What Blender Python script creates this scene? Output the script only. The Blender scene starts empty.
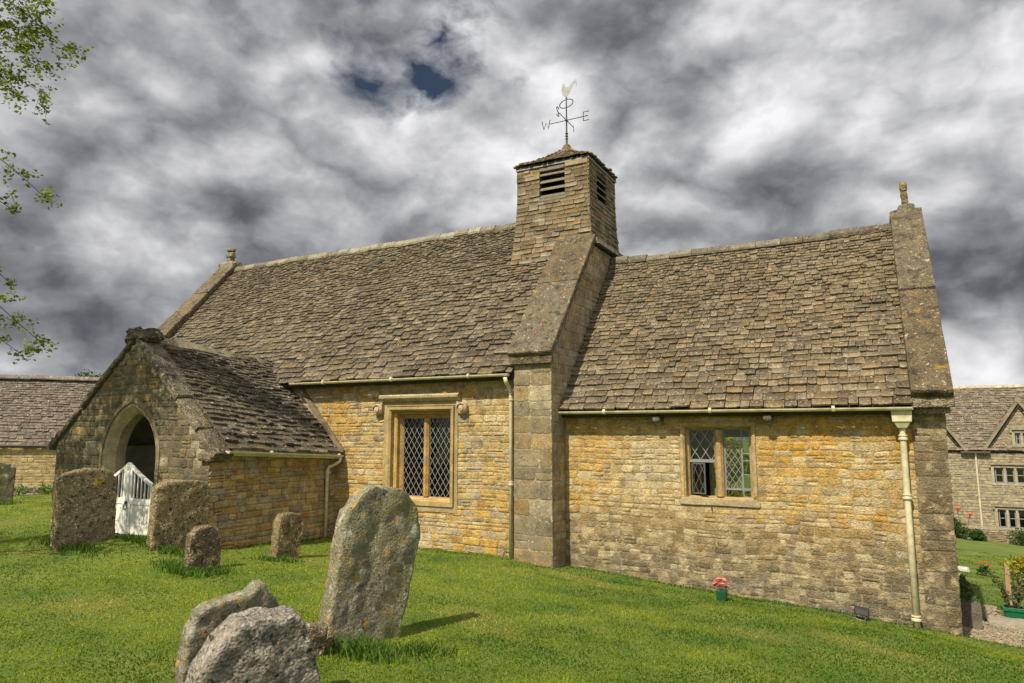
import bmesh
import bpy, math, random
import numpy as np
from mathutils import Vector, noise
R = math.radians
V = Vector
rnd = random.Random(7)
scene = bpy.context.scene
col = scene.collection
WORLD_LOC = {}

# ------------------------------------------------------------------ helpers
def nz(x, y=0.0, z=0.0, s=1.0):
    return noise.noise(V((x*s, y*s, z*s)))
def fb(x, y=0.0, z=0.0, s=1.0, o=4):
    return noise.fractal(V((x*s, y*s, z*s)), 1.0, 2.0, o)
def lerp(a, b, t): return a+(b-a)*t
def clamp(t, a=0.0, b=1.0): return max(a, min(b, t))
def sstep(a, b, x):
    t = clamp((x-a)/(b-a)); return t*t*(3-2*t)
def mixc(a, b, t): return tuple(lerp(a[i], b[i], t) for i in range(3))

def tag(o, label=None, cat=None, group=None, kind=None):
    if label: o['label'] = label
    if cat: o['category'] = cat
    if group: o['group'] = group
    if kind: o['kind'] = kind
    return o
def empty(name, loc, label, cat, group=None):
    o = bpy.data.objects.new(name, None); col.objects.link(o)
    o.location = loc; o.empty_display_size = .2
    WORLD_LOC[o.name] = V(loc)
    return tag(o, label, cat, group)

class MB:
    """collects vertices, faces and one colour per vertex; build() links them as one mesh object"""
    def __init__(s): s.v = []; s.f = []; s.c = []
    def add(s, vs, fs, c=(1, 1, 1)):
        b = len(s.v); s.v.extend(vs)
        if c and isinstance(c[0], (tuple, list)): s.c.extend(c)
        else: s.c.extend([c]*len(vs))
        s.f.extend([tuple(i+b for i in f) for f in fs])
    def box(s, a, b, c=(1, 1, 1)):
        x0, y0, z0 = a; x1, y1, z1 = b
        s.add([(x0,y0,z0),(x1,y0,z0),(x1,y1,z0),(x0,y1,z0),(x0,y0,z1),(x1,y0,z1),(x1,y1,z1),(x0,y1,z1)],
              [(0,3,2,1),(4,5,6,7),(0,1,5,4),(1,2,6,5),(2,3,7,6),(3,0,4,7)], c)
    def hexa(s, p, c=(1, 1, 1)):
        s.add([tuple(q) for q in p], [(0,3,2,1),(4,5,6,7),(0,1,5,4),(1,2,6,5),(2,3,7,6),(3,0,4,7)], c)
    def prism(s, pts, off, c=(1, 1, 1)):
        n = len(pts); off = V(off)
        vs = [tuple(p) for p in pts]+[tuple(V(p)+off) for p in pts]
        fs = [tuple(range(n-1, -1, -1)), tuple(range(n, 2*n))]+[(i, (i+1) % n, n+(i+1) % n, n+i) for i in range(n)]
        s.add(vs, fs, c)
    def tube(s, pts, rad, n=8, c=(1, 1, 1), cap=True, half=False):
        pts = [V(p) for p in pts]; m = len(pts)
        rr = rad if isinstance(rad, (list, tuple)) else [rad]*m
        prev = None; vs = []; fs = []
        for i, p in enumerate(pts):
            d = (pts[min(i+1, m-1)]-pts[max(i-1, 0)]).normalized()
            if prev is None:
                a = V((0, 0, 1)) if abs(d.z) < .9 else V((1, 0, 0))
                u = d.cross(a).normalized()
            else:
                u = (prev-d*prev.dot(d)).normalized()
            prev = u; w = d.cross(u)
            for k in range(n):
                t = 2*math.pi*k/n
                vs.append(tuple(p+(u*math.cos(t)+w*math.sin(t))*rr[i]))
        for i in range(m-1):
            for k in range(n):
                fs.append((i*n+k, i*n+(k+1) % n, (i+1)*n+(k+1) % n, (i+1)*n+k))
        if cap:
            fs.append(tuple(range(n-1, -1, -1))); fs.append(tuple((m-1)*n+k for k in range(n)))
        s.add(vs, fs, c)
    def lathe(s, base, prof, n=16, c=(1, 1, 1)):
        x, y, z = base; vs = []; fs = []
        for r, h in prof:
            for k in range(n):
                t = 2*math.pi*k/n; vs.append((x+r*math.cos(t), y+r*math.sin(t), z+h))
        m = len(prof)
        for i in range(m-1):
            for k in range(n):
                fs.append((i*n+k, i*n+(k+1) % n, (i+1)*n+(k+1) % n, (i+1)*n+k))
        fs.append(tuple(range(n-1, -1, -1))); fs.append(tuple((m-1)*n+k for k in range(n)))
        s.add(vs, fs, c)
    def build(s, name, m, parent=None, smooth=False, bevel=0.0, loc=None):
        me = bpy.data.meshes.new(name)
        o = bpy.data.objects.new(name, me); col.objects.link(o)
        base = V((0, 0, 0))
        if parent is not None:
            base = WORLD_LOC[parent.name].copy(); o.parent = parent
        elif loc is not None:
            base = V(loc); o.location = loc
        WORLD_LOC[o.name] = base
        bx, by, bz = base
        me.from_pydata([(x-bx, y-by, z-bz) for x, y, z in s.v], [], s.f)
        ca = me.color_attributes.new('tint', 'FLOAT_COLOR', 'POINT')
        arr = np.ones((len(s.v), 4), np.float32)
        if s.v: arr[:, :3] = np.array(s.c, np.float32)
        ca.data.foreach_set('color', arr.ravel())
        if smooth:
            me.polygons.foreach_set('use_smooth', [True]*len(me.polygons))
        me.materials.append(m); me.update()
        if bevel > 0:
            bv = o.modifiers.new('bevel', 'BEVEL'); bv.width = bevel; bv.segments = 2; bv.limit_method = 'ANGLE'
        return o

class Frame:
    def __init__(s, O, U, W):
        s.O = V(O); s.U = V(U).normalized(); s.V = V(W).normalized(); s.N = s.U.cross(s.V).normalized()
    def p(s, u, v, n=0.0):
        return tuple(s.O+s.U*u+s.V*v+s.N*n)

# ------------------------------------------------------------------ materials
def new_mat(name):
    m = bpy.data.materials.new(name); m.use_nodes = True
    nt = m.node_tree; nt.nodes.clear()
    out = nt.nodes.new('ShaderNodeOutputMaterial'); b = nt.nodes.new('ShaderNodeBsdfPrincipled')
    nt.links.new(b.outputs[0], out.inputs[0])
    return m, nt, b, out
def N(nt, t, **k):
    n = nt.nodes.new(t)
    for a, v in k.items():
        if a.startswith('i_'):
            n.inputs[a[2:].replace('_', ' ')].default_value = v
        else: setattr(n, a, v)
    return n
def L(nt, a, b): nt.links.new(a, b)
def ramp(nt, src, stops):
    r = nt.nodes.new('ShaderNodeValToRGB'); e = r.color_ramp.elements
    while len(e) < len(stops): e.new(.5)
    for el, (p, c) in zip(e, stops):
        el.position = p
        el.color = (c, c, c, 1) if not isinstance(c, tuple) else (c[0], c[1], c[2], 1)
    L(nt, src, r.inputs[0]); return r.outputs[0]
def mix(nt, fac, a, b, mode='MIX'):
    m = nt.nodes.new('ShaderNodeMix'); m.data_type = 'RGBA'; m.blend_type = mode
    for sock, v in ((m.inputs[0], fac), (m.inputs[6], a), (m.inputs[7], b)):
        if hasattr(v, 'is_output'): L(nt, v, sock)
        elif isinstance(v, (int, float)): sock.default_value = v
        else: sock.default_value = (v[0], v[1], v[2], 1)
    return m.outputs[2]
def noise_tex(nt, vec, scale, detail=6, rough=.6, dist=0.0):
    n = N(nt, 'ShaderNodeTexNoise'); n.inputs['Scale'].default_value = scale
    n.inputs['Detail'].default_value = detail; n.inputs['Roughness'].default_value = rough
    n.inputs['Distortion'].default_value = dist
    L(nt, vec, n.inputs['Vector']); return n.outputs['Fac']

def weathered(name, base=None, fine=40, lo=.62, hi=1.3, lichens=(), bump=.5, bdist=.012, rough=.92, pits=0.0, bscale=22, stain=None):
    """tint attribute (or a base colour) broken up by noise, with lichen patches [(colour, scale, threshold, softness)] and bump"""
    m, nt, b, out = new_mat(name)
    tc = N(nt, 'ShaderNodeNewGeometry').outputs['Position']
    if base is None:
        c = N(nt, 'ShaderNodeAttribute', attribute_name='tint').outputs['Color']
    else:
        rgb = N(nt, 'ShaderNodeRGB'); rgb.outputs[0].default_value = (*base, 1); c = rgb.outputs[0]
    n1 = noise_tex(nt, tc, fine, 8, .65)
    c = mix(nt, 1.0, c, ramp(nt, n1, [(.3, lo), (.7, hi)]), 'MULTIPLY')
    n2 = noise_tex(nt, tc, fine*.12, 5, .6)
    c = mix(nt, 1.0, c, ramp(nt, n2, [(.35, .72), (.68, 1.18)]), 'MULTIPLY')
    if stain:
        sc, th, colr, amt = stain
        c = mix(nt, ramp(nt, noise_tex(nt, tc, sc, 6, .62, .3), [(th, 0.0), (th+.14, amt)]), c, colr)
    for i, (lc, sc, th, so) in enumerate(lichens):
        mp = N(nt, 'ShaderNodeVectorMath', operation='ADD'); L(nt, tc, mp.inputs[0]); mp.inputs[1].default_value = (13.7*i+3, 5.1*i, 7.7*i)
        n = noise_tex(nt, mp.outputs[0], sc, 7, .62)
        c = mix(nt, ramp(nt, n, [(th, 0.0), (th+so, .9)]), c, lc)
    L(nt, c, b.inputs['Base Color'])
    b.inputs['Roughness'].default_value = rough
    b.inputs['Specular IOR Level'].default_value = .2
    h = noise_tex(nt, tc, bscale, 10, .68)
    if pits > 0:
        vo = N(nt, 'ShaderNodeTexVoronoi'); vo.inputs['Scale'].default_value = bscale*2.2
        L(nt, tc, vo.inputs['Vector'])
        ad = N(nt, 'ShaderNodeMath', operation='MULTIPLY_ADD'); L(nt, vo.outputs['Distance'], ad.inputs[0]); ad.inputs[1].default_value = pits; L(nt, h, ad.inputs[2])
        h = ad.outputs[0]
    bp = N(nt, 'ShaderNodeBump'); bp.inputs['Strength'].default_value = bump; bp.inputs['Distance'].default_value = bdist
    L(nt, h, bp.inputs['Height']); L(nt, bp.outputs[0], b.inputs['Normal'])
    return m

def paint(name, c, rough=.5, var=.25, scale=30, metallic=0.0, dirt=None):
    m, nt, b, out = new_mat(name)
    tc = N(nt, 'ShaderNodeNewGeometry').outputs['Position']
    cc = mix(nt, 1.0, c, ramp(nt, noise_tex(nt, tc, scale, 6, .6), [(.3, 1-var), (.7, 1+var*.4)]), 'MULTIPLY')
    if dirt:
        cc = mix(nt, ramp(nt, noise_tex(nt, tc, scale*.4, 8, .7), [(.5, 0.0), (.72, .7)]), cc, dirt)
    L(nt, cc, b.inputs['Base Color']); b.inputs['Roughness'].default_value = rough; b.inputs['Metallic'].default_value = metallic
    return m

GREY_L = (.42, .40, .34); WHITE_L = (.62, .59, .50); ORANGE_L = (.36, .20, .03); GREEN_L = (.16, .17, .07); DARK_L = (.035, .032, .028)
M = {}
M['wall'] = weathered('rubble_limestone', None, fine=46, lo=.5, hi=1.42, lichens=[((.48, .39, .22), 5.5, .52, .16), ((.17, .135, .08), 4.2, .54, .16), ((.58, .54, .43), 19, .66, .05), (DARK_L, 13, .66, .08)], bump=1.0, bdist=.025, pits=.3, bscale=26)
M['mortar'] = weathered('lime_mortar', None, fine=40, lo=.7, hi=1.2, lichens=[((.12, .10, .07), 7, .60, .1)], bump=.8, bdist=.02, pits=.3, bscale=30)
M['ashlar'] = weathered('dressed_stone', None, fine=40, lo=.5, hi=1.4, lichens=[((.20, .175, .125), 4, .52, .16), (WHITE_L, 13, .65, .05), (ORANGE_L, 9, .70, .06), (DARK_L, 9, .63, .10)], bump=.8, bdist=.014, pits=.2, bscale=24)
M['frame'] = weathered('window_stone', None, fine=40, lo=.6, hi=1.3, lichens=[((.24, .20, .13), 4, .54, .14), (WHITE_L, 18, .68, .05), (DARK_L, 9, .66, .1)], bump=.8, bdist=.012, pits=.2, bscale=26)
M['coping'] = weathered('lichened_coping', None, fine=36, lo=.42, hi=1.45, lichens=[(ORANGE_L, 7, .60, .10), (GREY_L, 8, .63, .05), (WHITE_L, 22, .63, .05), (DARK_L, 7, .53, .14), (DARK_L, 21, .58, .08)], bump=1.0, bdist=.035, pits=.45, bscale=18)
M['slate'] = weathered('stone_slate', None, fine=46, lo=.45, hi=1.45, lichens=[(DARK_L, 3.2, .58, .22), ((.40, .35, .26), 26, .595, .06), (ORANGE_L, 9, .68, .07), (DARK_L, 17, .58, .08)], bump=.8, bdist=.014, pits=.15, bscale=26)
M['slate_old'] = weathered('mossy_stone_slate', None, fine=42, lo=.45, hi=1.4, lichens=[(DARK_L, 3.5, .58, .2), (WHITE_L, 15, .61, .05), (DARK_L, 16, .62, .08)], bump=.9, bdist=.016, bscale=24)
M['porch'] = weathered('weathered_porch_stone', None, fine=40, lo=.45, hi=1.4, lichens=[((.075, .068, .048), 2.6, .50, .22), ((.10, .10, .045), 4, .56, .14), (WHITE_L, 14, .67, .05), (ORANGE_L, 8, .70, .07), (DARK_L, 11, .60, .10)], bump=1.0, bdist=.025, pits=.3, bscale=24)
M['under'] = weathered('roof_underlay', (.05, .042, .033), fine=30)
M['turret'] = weathered('turret_slate', None, fine=34, lo=.6, hi=1.3, lichens=[(WHITE_L, 14, .70, .05), (DARK_L, 8, .66, .1)], bump=.8, bdist=.012, bscale=26)
M['lead'] = paint('lead_flashing', (.30, .30, .31), .55, .3)
M['came'] = paint('lead_came', (.27, .27, .26), .45, .2, metallic=.2)
M['came_dark'] = paint('dark_casement_lead', (.10, .10, .105), .5, .2)
M['cream'] = paint('cream_iron_paint', (.60, .55, .36), .45, .22, 12, dirt=(.26, .20, .10))
M['white'] = paint('white_gate_paint', (.78, .76, .70), .45, .12, 9)
M['iron'] = paint('black_iron', (.03, .028, .026), .5, .3)
M['rust'] = paint('rusty_iron', (.075, .055, .045), .7, .4)
M['gilt'] = paint('weathered_gilt', (.40, .40, .37), .5, .3, 14)
M['louvre'] = paint('grey_oak', (.20, .17, .13), .85, .4, 26)
M['darkin'] = paint('dark_interior', (.012, .011, .010), .95, .2)
M['plaster'] = weathered('old_plaster', (.80, .76, .58), fine=8, lo=.8, hi=1.15, bump=.2, bdist=.01, bscale=6)
M['oak'] = paint('dark_oak', (.06, .045, .03), .8, .4, 18)

def glass_mat(name, tint, refl=.10, rough=.06):
    m, nt, b, out = new_mat(name); nt.nodes.remove(b)
    tr = N(nt, 'ShaderNodeBsdfTransparent'); tr.inputs[0].default_value = (*tint, 1)
    gl = N(nt, 'ShaderNodeBsdfGlossy'); gl.inputs['Roughness'].default_value = rough
    fr = N(nt, 'ShaderNodeFresnel'); fr.inputs[0].default_value = 1.5
    ad = N(nt, 'ShaderNodeMath', operation='ADD'); L(nt, fr.outputs[0], ad.inputs[0]); ad.inputs[1].default_value = refl*.4
    tc = N(nt, 'ShaderNodeNewGeometry').outputs['Position']
    bp = N(nt, 'ShaderNodeBump'); bp.inputs['Strength'].default_value = .25; bp.inputs['Distance'].default_value = .01
    L(nt, noise_tex(nt, tc, 9, 3, .5), bp.inputs['Height']); L(nt, bp.outputs[0], gl.inputs['Normal'])
    mx = N(nt, 'ShaderNodeMixShader'); L(nt, ad.outputs[0], mx.inputs[0]); L(nt, tr.outputs[0], mx.inputs[1]); L(nt, gl.outputs[0], mx.inputs[2])
    L(nt, mx.outputs[0], out.inputs[0]); return m
M['glass'] = glass_mat('old_leaded_glass', (.45, .50, .47))
M['glass2'] = glass_mat('clear_window_glass', (.72, .76, .72))

def leaf_mat(name, trans=.35, rough=.5, c=None):
    m, nt, b, out = new_mat(name)
    if c is None: cc = N(nt, 'ShaderNodeAttribute', attribute_name='tint').outputs['Color']
    else:
        rgb = N(nt, 'ShaderNodeRGB'); rgb.outputs[0].default_value = (*c, 1); cc = rgb.outputs[0]
    L(nt, cc, b.inputs['Base Color']); b.inputs['Roughness'].default_value = rough; b.inputs['Specular IOR Level'].default_value = .25
    t = N(nt, 'ShaderNodeBsdfTranslucent')
    L(nt, mix(nt, 1.0, cc, (1.25, 1.3, .6), 'MULTIPLY'), t.inputs[0])
    mx = N(nt, 'ShaderNodeMixShader'); mx.inputs[0].default_value = trans
    L(nt, b.outputs[0], mx.inputs[1]); L(nt, t.outputs[0], mx.inputs[2]); L(nt, mx.outputs[0], out.inputs[0])
    return m
M['leaf'] = leaf_mat('leaf')
M['blade'] = leaf_mat('grass_blade', .45, .6)
M['bark'] = weathered('bark', (.12, .09, .065), fine=20, bump=.9, bdist=.02)
M['petal'] = leaf_mat('petal', .25, .5)

# ------------------------------------------------------------------ masonry
def stone(mb, F, u0, u1, v0, v1, p, c, wav=0.0):
    w = u1-u0; h = v1-v0; k = min(.03, min(w, h)*rnd.uniform(.14, .3)); j = min(.008, min(w, h)*.07)
    r = lambda: rnd.uniform(-j, j)
    o = [(u0+k, v0), ((u0+u1)/2, v0), (u1-k, v0), (u1, v0+k), (u1, v1-k), (u1-k, v1), ((u0+u1)/2, v1), (u0+k, v1), (u0, v1-k), (u0, v0+k)]
    o = [(a+r(), b+r()) for a, b in o]
    n = len(o); cu = (u0+u1)/2; cv = (v0+v1)/2; bw = min(.014, min(w, h)*.22)
    fu = 1-2*bw/w; fv = 1-2*bw/h
    vs = []
    wv = lambda a, b: b+wav*nz(a*1.3, v0*.7, 3.3)
    for a, b in o: vs.append(F.p(a, wv(a, b), -.012))
    for a, b in o: vs.append(F.p(a, wv(a, b), p*.45))
    for a, b in o: vs.append(F.p(cu+(a-cu)*fu, wv(a, cv+(b-cv)*fv), p*rnd.uniform(.85, 1.1)))
    for a, b in o: vs.append(F.p(cu+(a-cu)*fu*.5, wv(a, cv+(b-cv)*fv*.5), p*rnd.uniform(.9, 1.35)))
    fs = []
    for q in range(3):
        for i in range(n): fs.append((q*n+i, q*n+(i+1) % n, (q+1)*n+(i+1) % n, (q+1)*n+i))
    fs.append(tuple(3*n+i for i in range(n)))
    mb.add(vs, fs, c)

def intervals(u0, u1, v0, v1, holes):
    iv = [(u0, u1)]
    for a, b, c, d in holes:
        if d <= v0+.01 or c >= v1-.01: continue
        nv = []
        for x, y in iv:
            if b <= x or a >= y: nv.append((x, y)); continue
            if a > x: nv.append((x, a))
            if b < y: nv.append((b, y))
        iv = nv
    return iv

def rubble(mb, F, u0, u1, v0, v1, colfn, holes=(), clip=None, course=(.06, .13), width=(.12, .38), prot=(.004, .018), gap=.009, wav=.02):
    v = v0
    while v < v1-.02:
        h = min(rnd.uniform(*course), v1-v)
        a, b = (u0, u1) if clip is None else clip(v+h*.5)
        for x, y in intervals(a, b, v, v+h, holes):
            u = x
            while u < y-.03:
                w = rnd.uniform(*width)*(1.0 if h > sum(course)/2 else .85)
                if y-(u+w) < width[0]*.7: w = y-u
                if w > .05:
                    hh = h
                    if rnd.random() < .16 and h > .085 and wav > 0:
                        s_ = h*rnd.uniform(.4, .6)
                        stone(mb, F, u+gap/2, u+w-gap/2, v+gap/2, v+s_-gap/2, rnd.uniform(*prot), colfn(u+w/2, v+s_/2), wav)
                        stone(mb, F, u+gap/2, u+w-gap/2, v+s_+gap/2, v+h-gap/2, rnd.uniform(*prot), colfn(u+w/2, v+s_), wav)
                    else:
                        stone(mb, F, u+gap/2, u+w-gap/2, v+gap/2, v+h-gap/2, rnd.uniform(*prot), colfn(u+w/2, v+h/2), wav)
                u += w
        v += h

def slates(mb, F, Lu, Sv, colfn, exp=(.2, .09), wid=((.16, .36), (.09, .2)), th=(.014, .028), sag=None, clip=None, holes=(), lift=1.0, jm=1.0):
    sag = sag or (lambda u, v: 0.0)
    v = 0.0; row = 0
    while v < Sv-.03:
        t = v/Sv; t = t**.6; e = .9*lerp(exp[0], exp[1], t)*rnd.uniform(.9, 1.1)
        wa = .8*lerp(wid[0][0], wid[1][0], t); wb = .85*lerp(wid[0][1], wid[1][1], t)
        a, b = (0.0, Lu) if clip is None else clip(v+e*.5)
        for x, y in intervals(a, b, v-.02, v+e, holes):
            u = x
            while u < y-.02:
                w = rnd.uniform(wa, wb)
                if y-(u+w) < wa*.6: w = y-u
                tk = rnd.uniform(th[0]*.8, th[1]*1.2)*lerp(1, .75, t); j = jm*rnd.uniform(-.024, .014)*lerp(1, .6, t)
                g = .003+rnd.random()*.004; ul = u+g; ur = u+w-g; um = (ul+ur)/2+rnd.uniform(-.2, .2)*w
                vt = min(v+e*1.9, Sv+.02); tl = jm*rnd.uniform(-.5, .5)*.018
                n0 = tk*1.05*lift+rnd.random()*.006*lift
                c0 = rnd.uniform(0, .018); c1 = rnd.uniform(0, .018)
                tail = [(ul, v+j+c0+tl), (lerp(ul, um, .35), v+j+tl*.5), (um, v+j+rnd.uniform(-.006, .004)), (lerp(um, ur, .65), v+j-tl*.5), (ur, v+j+c1-tl)]
                vs = []
                for (q, z) in tail: vs.append(F.p(q, z, n0+sag(q, z)-.002))
                for (q, z) in tail: vs.append(F.p(q, z+.003, n0+tk+sag(q, z)+rnd.uniform(-.003, .003)))
                vs += [F.p(ul, vt, sag(ul, vt)+.004), F.p(ur, vt, sag(ur, vt)+.004), F.p(ul, vt, sag(ul, vt)-.01), F.p(ur, vt, sag(ur, vt)-.01)]
                vm = v+e*.6
                vs += [F.p(ul, vm, lerp(n0+tk, .004, .32)+sag(ul, vm)+rnd.uniform(-.002, .003)), F.p(ur, vm, lerp(n0+tk, .004, .32)+sag(ur, vm)+rnd.uniform(-.002, .003))]
                fs = [(0,1,6,5),(1,2,7,6),(2,3,8,7),(3,4,9,8),(5,6,7,8,9,15,14),(14,15,11,10),(0,5,14,10,12),(4,13,11,15,9),(0,12,13,4,3,2,1)]
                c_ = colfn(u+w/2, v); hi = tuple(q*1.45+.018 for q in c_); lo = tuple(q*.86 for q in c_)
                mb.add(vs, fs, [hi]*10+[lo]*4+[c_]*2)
                u += w
        v += e; row += 1

def ridge_tiles(mb, a, b, half, drop, colfn, step=(.3, .5), rise=.03, sag=None):
    a = V(a); b = V(b); d = (b-a); Lr = d.length; d.normalize()
    side = V((-d.y, d.x, 0)).normalized(); s = 0.0
    while s < Lr:
        w = min(rnd.uniform(*step), Lr-s)
        if w < .08: break
        sg = sag(s+w/2) if sag else 0.0
        p0 = a+d*(s+.004); p1 = a+d*(s+w-.004); r0 = rise+rnd.uniform(-.012, .016)+sg
        t = .05; pts = []
        for p in (p0, p1):
            jz = rnd.uniform(-.006, .006)
            for (sx, zz) in ((-half, -drop-.02), (-half*1.02, -drop+.03), (-.05, .03), (.05, .03), (half*1.02, -drop+.03), (half, -drop-.02), (0, -.03)):
                pts.append(tuple(p+side*sx+V((0, 0, zz+r0+jz))))
        fs = [(i, (i+1) % 7, 7+(i+1) % 7, 7+i) for i in range(7)]+[(6, 5, 4, 3, 2, 1, 0), (7, 8, 9, 10, 11, 12, 13)]
        mb.add(pts, fs, colfn(s, 0)); s += w

def rough_block(mb, pts8, c, amt=.012, n=4, seed=0.0):
    """a hexahedron (8 corners like box) subdivided n x n per face and roughened with noise, shared edges stay closed"""
    P = [V(p) for p in pts8]
    def tri(a, b, c_):
        x0 = P[0].lerp(P[1], a).lerp(P[3].lerp(P[2], a), b); x1 = P[4].lerp(P[5], a).lerp(P[7].lerp(P[6], a), b)
        return x0.lerp(x1, c_)
    idx = {}; vs = []; fs = []
    cen = sum(P, V((0, 0, 0)))/8
    def vid(i, j, k):
        if (i, j, k) not in idx:
            p = tri(i/n, j/n, k/n); e = sum(1 for q in (i, j, k) if q in (0, n))
            d = (p-cen).normalized(); q = amt*(fb(p.x+seed, p.y, p.z, 6.0, 4))-(amt*.9*(e-1) if e > 1 else 0)
            idx[(i, j, k)] = len(vs); vs.append(tuple(p+d*q))
        return idx[(i, j, k)]
    for a in range(n):
        for b in range(n):
            fs.append((vid(a,b,0), vid(a,b+1,0), vid(a+1,b+1,0), vid(a+1,b,0)))
            fs.append((vid(a,b,n), vid(a+1,b,n), vid(a+1,b+1,n), vid(a,b+1,n)))
            fs.append((vid(a,0,b), vid(a+1,0,b), vid(a+1,0,b+1), vid(a,0,b+1)))
            fs.append((vid(a,n,b), vid(a,n,b+1), vid(a+1,n,b+1), vid(a+1,n,b)))
            fs.append((vid(0,a,b), vid(0,a,b+1), vid(0,a+1,b+1), vid(0,a+1,b)))
            fs.append((vid(n,a,b), vid(n,a+1,b), vid(n,a+1,b+1), vid(n,a,b+1)))
    mb.add(vs, fs, c)

def box8(a, b):
    x0, y0, z0 = a; x1, y1, z1 = b
    return [(x0,y0,z0),(x1,y0,z0),(x1,y1,z0),(x0,y1,z0),(x0,y0,z1),(x1,y0,z1),(x1,y1,z1),(x0,y1,z1)]

# colour choosers: real differences from stone to stone
OCHRE = (.48, .295, .072); TAN = (.44, .33, .15); GREYST = (.30, .27, .21); BROWN = (.25, .18, .10); PALE = (.52, .44, .28); RUST = (.40, .20, .055); MORT = (.42, .34, .20)
def jit(c, a=.16):
    k = 1+rnd.uniform(-a, a); q = rnd.uniform(-.035, .035); return (max(.01, c[0]*k*(1+q)), max(.01, c[1]*k), max(.01, c[2]*k*(1-1.6*q)))
def col_nave(u, v):
    q = fb(u, v, 1.7, .55, 4); r = rnd.random()
    c = mixc(TAN, OCHRE, clamp(.55+q*1.1))
    if r < .18: c = mixc(c, GREYST, .7)
    elif r < .30: c = mixc(c, PALE, .6)
    elif r < .38: c = mixc(c, RUST, .5)
    if v < .35: c = mixc(c, GREYST, clamp(.75-v))
    return jit(c)
SL1 = (.082, .068, .047); SL2 = (.118, .096, .062); SL3 = (.050, .042, .031); SL4 = (.185, .155, .105); SL5 = (.13, .092, .044)
def col_slate(warm=0.0, dark=0.0):
    def f(u, v):
        r = rnd.random(); q = fb(u, v, 9.1, .6, 3)
        c = mixc(SL1, SL2, clamp(.5+q*1.2+rnd.uniform(-.3, .3)))
        if r < .16: c = mixc(c, SL4, .6)
        elif r < .34: c = mixc(c, SL3, .65)
        elif r < .40+warm*.3: c = mixc(c, SL5, .6)
        c = mixc(c, (.22, .15, .065), warm*.5); c = mixc(c, SL3, dark)
        return jit(c, .18)
    return f

# ------------------------------------------------------------------ lie of the land
PX = [(-60, -.05), (-14, -.05), (-11, -.20), (-9.5, -.31), (-5.7, -.39), (-4.75, -.46), (-2, -.66), (.3, -.80), (.9, -.86), (3, -1.02), (8, -1.3), (60, -2.5)]
def gz(x, y):
    p = np.interp(x, [a for a, _ in PX], [b for _, b in PX])
    t = np.clip((y-1.0)/9.5, 0, 1)**1.9
    z = p*t
    z = z-.05*np.maximum(0, -16-x)*np.clip((y-6)/4, 0, 1)
    w = np.clip((x+10)/10, 0, 1); w = w*w*(3-2*w)
    b = np.clip((y-10.75)/.5, 0, 1); b = b*b*(3-2*b)
    z = z-w*(.26*b+.081*np.clip(y-12, 0, 48))
    z = z-(1-w)*.02*np.clip(y-14, 0, 40)
    z = z+.16*np.exp(-((x+10.6)**2/2.2+(y-6.9)**2/.5))          # turned-up turf in front of the porch
    z = z+.02*np.sin(x*1.3+.6*y)*np.sin(y*1.1+.4)+.012*np.sin(x*3.1+1)*np.sin(y*2.7-x*.8)+.006*np.sin(x*7.3+y*2)*np.sin(y*6.1-x)
    return z
def gz1(x, y): return float(gz(np.array(float(x)), np.array(float(y))))
# ------------------------------------------------------------------ church
church = empty('stone_church', (-5.0, 12.0, -0.6), 'small golden limestone church with stone slate roofs, gabled porch and square bell turret', 'church')
X_, Y_, Z_ = V((1, 0, 0)), V((0, 1, 0)), V((0, 0, 1))

def wall_with_hole(mb, x0, x1, y0, y1, z0, z1, hole, c):
    a, b, p, q = hole
    mb.box((x0, y0, z0), (a, y1, z1), c); mb.box((b, y0, z0), (x1, y1, z1), c)
    mb.box((a, y0, z0), (b, y1, p), c if not isinstance(c, list) else c[:4]+[mixc(c[0], c[4], (p-z0)/(z1-z0))]*4); mb.box((a, y0, q), (b, y1, z1), c if not isinstance(c, list) else c[4:]*2)

# --- nave south wall
mb = MB(); NW = (-8.25, -6.79, .42, 2.18)
wall_with_hole(mb, -16.3, -5.46, 10.5, 10.95, -1.2, 2.78, NW, MORT)
F = Frame((-16.3, 10.5, -.7), X_, Z_)
rubble(mb, F, 6.3, 10.84, 0, 2.95+.5, col_nave, holes=[(NW[0]+16.3-.02, NW[1]+16.3+.02, NW[2]+.7, NW[3]+.7)], clip=None, course=(.06, .14))
rubble(mb, F, 0, 2.3, .5, 3.4, col_nave, course=(.1, .16), width=(.2, .4))
mb.build('nave_wall', M['wall'], church, smooth=False)
# ashlar blocks above the window and under the eave
# --- nave west and north walls
mb = MB()
g = [(-16.75, 10.5, -1.2), (-16.75, 16.3, -1.2), (-16.75, 16.3, 2.8), (-16.75, 13.4, 6.25), (-16.75, 10.5, 2.8)]
mb.prism(g, (.45, 0, 0), MORT)
def gclip(v):
    z = v-1.2
    if z < 2.8: return (0.0, 5.8)
    k = (z-2.8)/1.19; return (k, 5.8-k)
rubble(mb, Frame((-16.75, 16.3, -1.2), -Y_, Z_), 0, 5.8, .3, 7.3, col_nave, clip=gclip, course=(.1, .18), width=(.2, .5))
mb.build('gable_wall', M['wall'], church)
mb = MB(); mb.box((-16.3, 15.85, -1.2), (-5.46, 16.3, 2.8), MORT)
rubble(mb, Frame((-5.5, 16.3, -1.2), -X_, Z_), 0, 10.8, .6, 4.0, col_nave, course=(.14, .2), width=(.3, .6))
mb.build('nave_wall', M['wall'], church)

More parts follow.
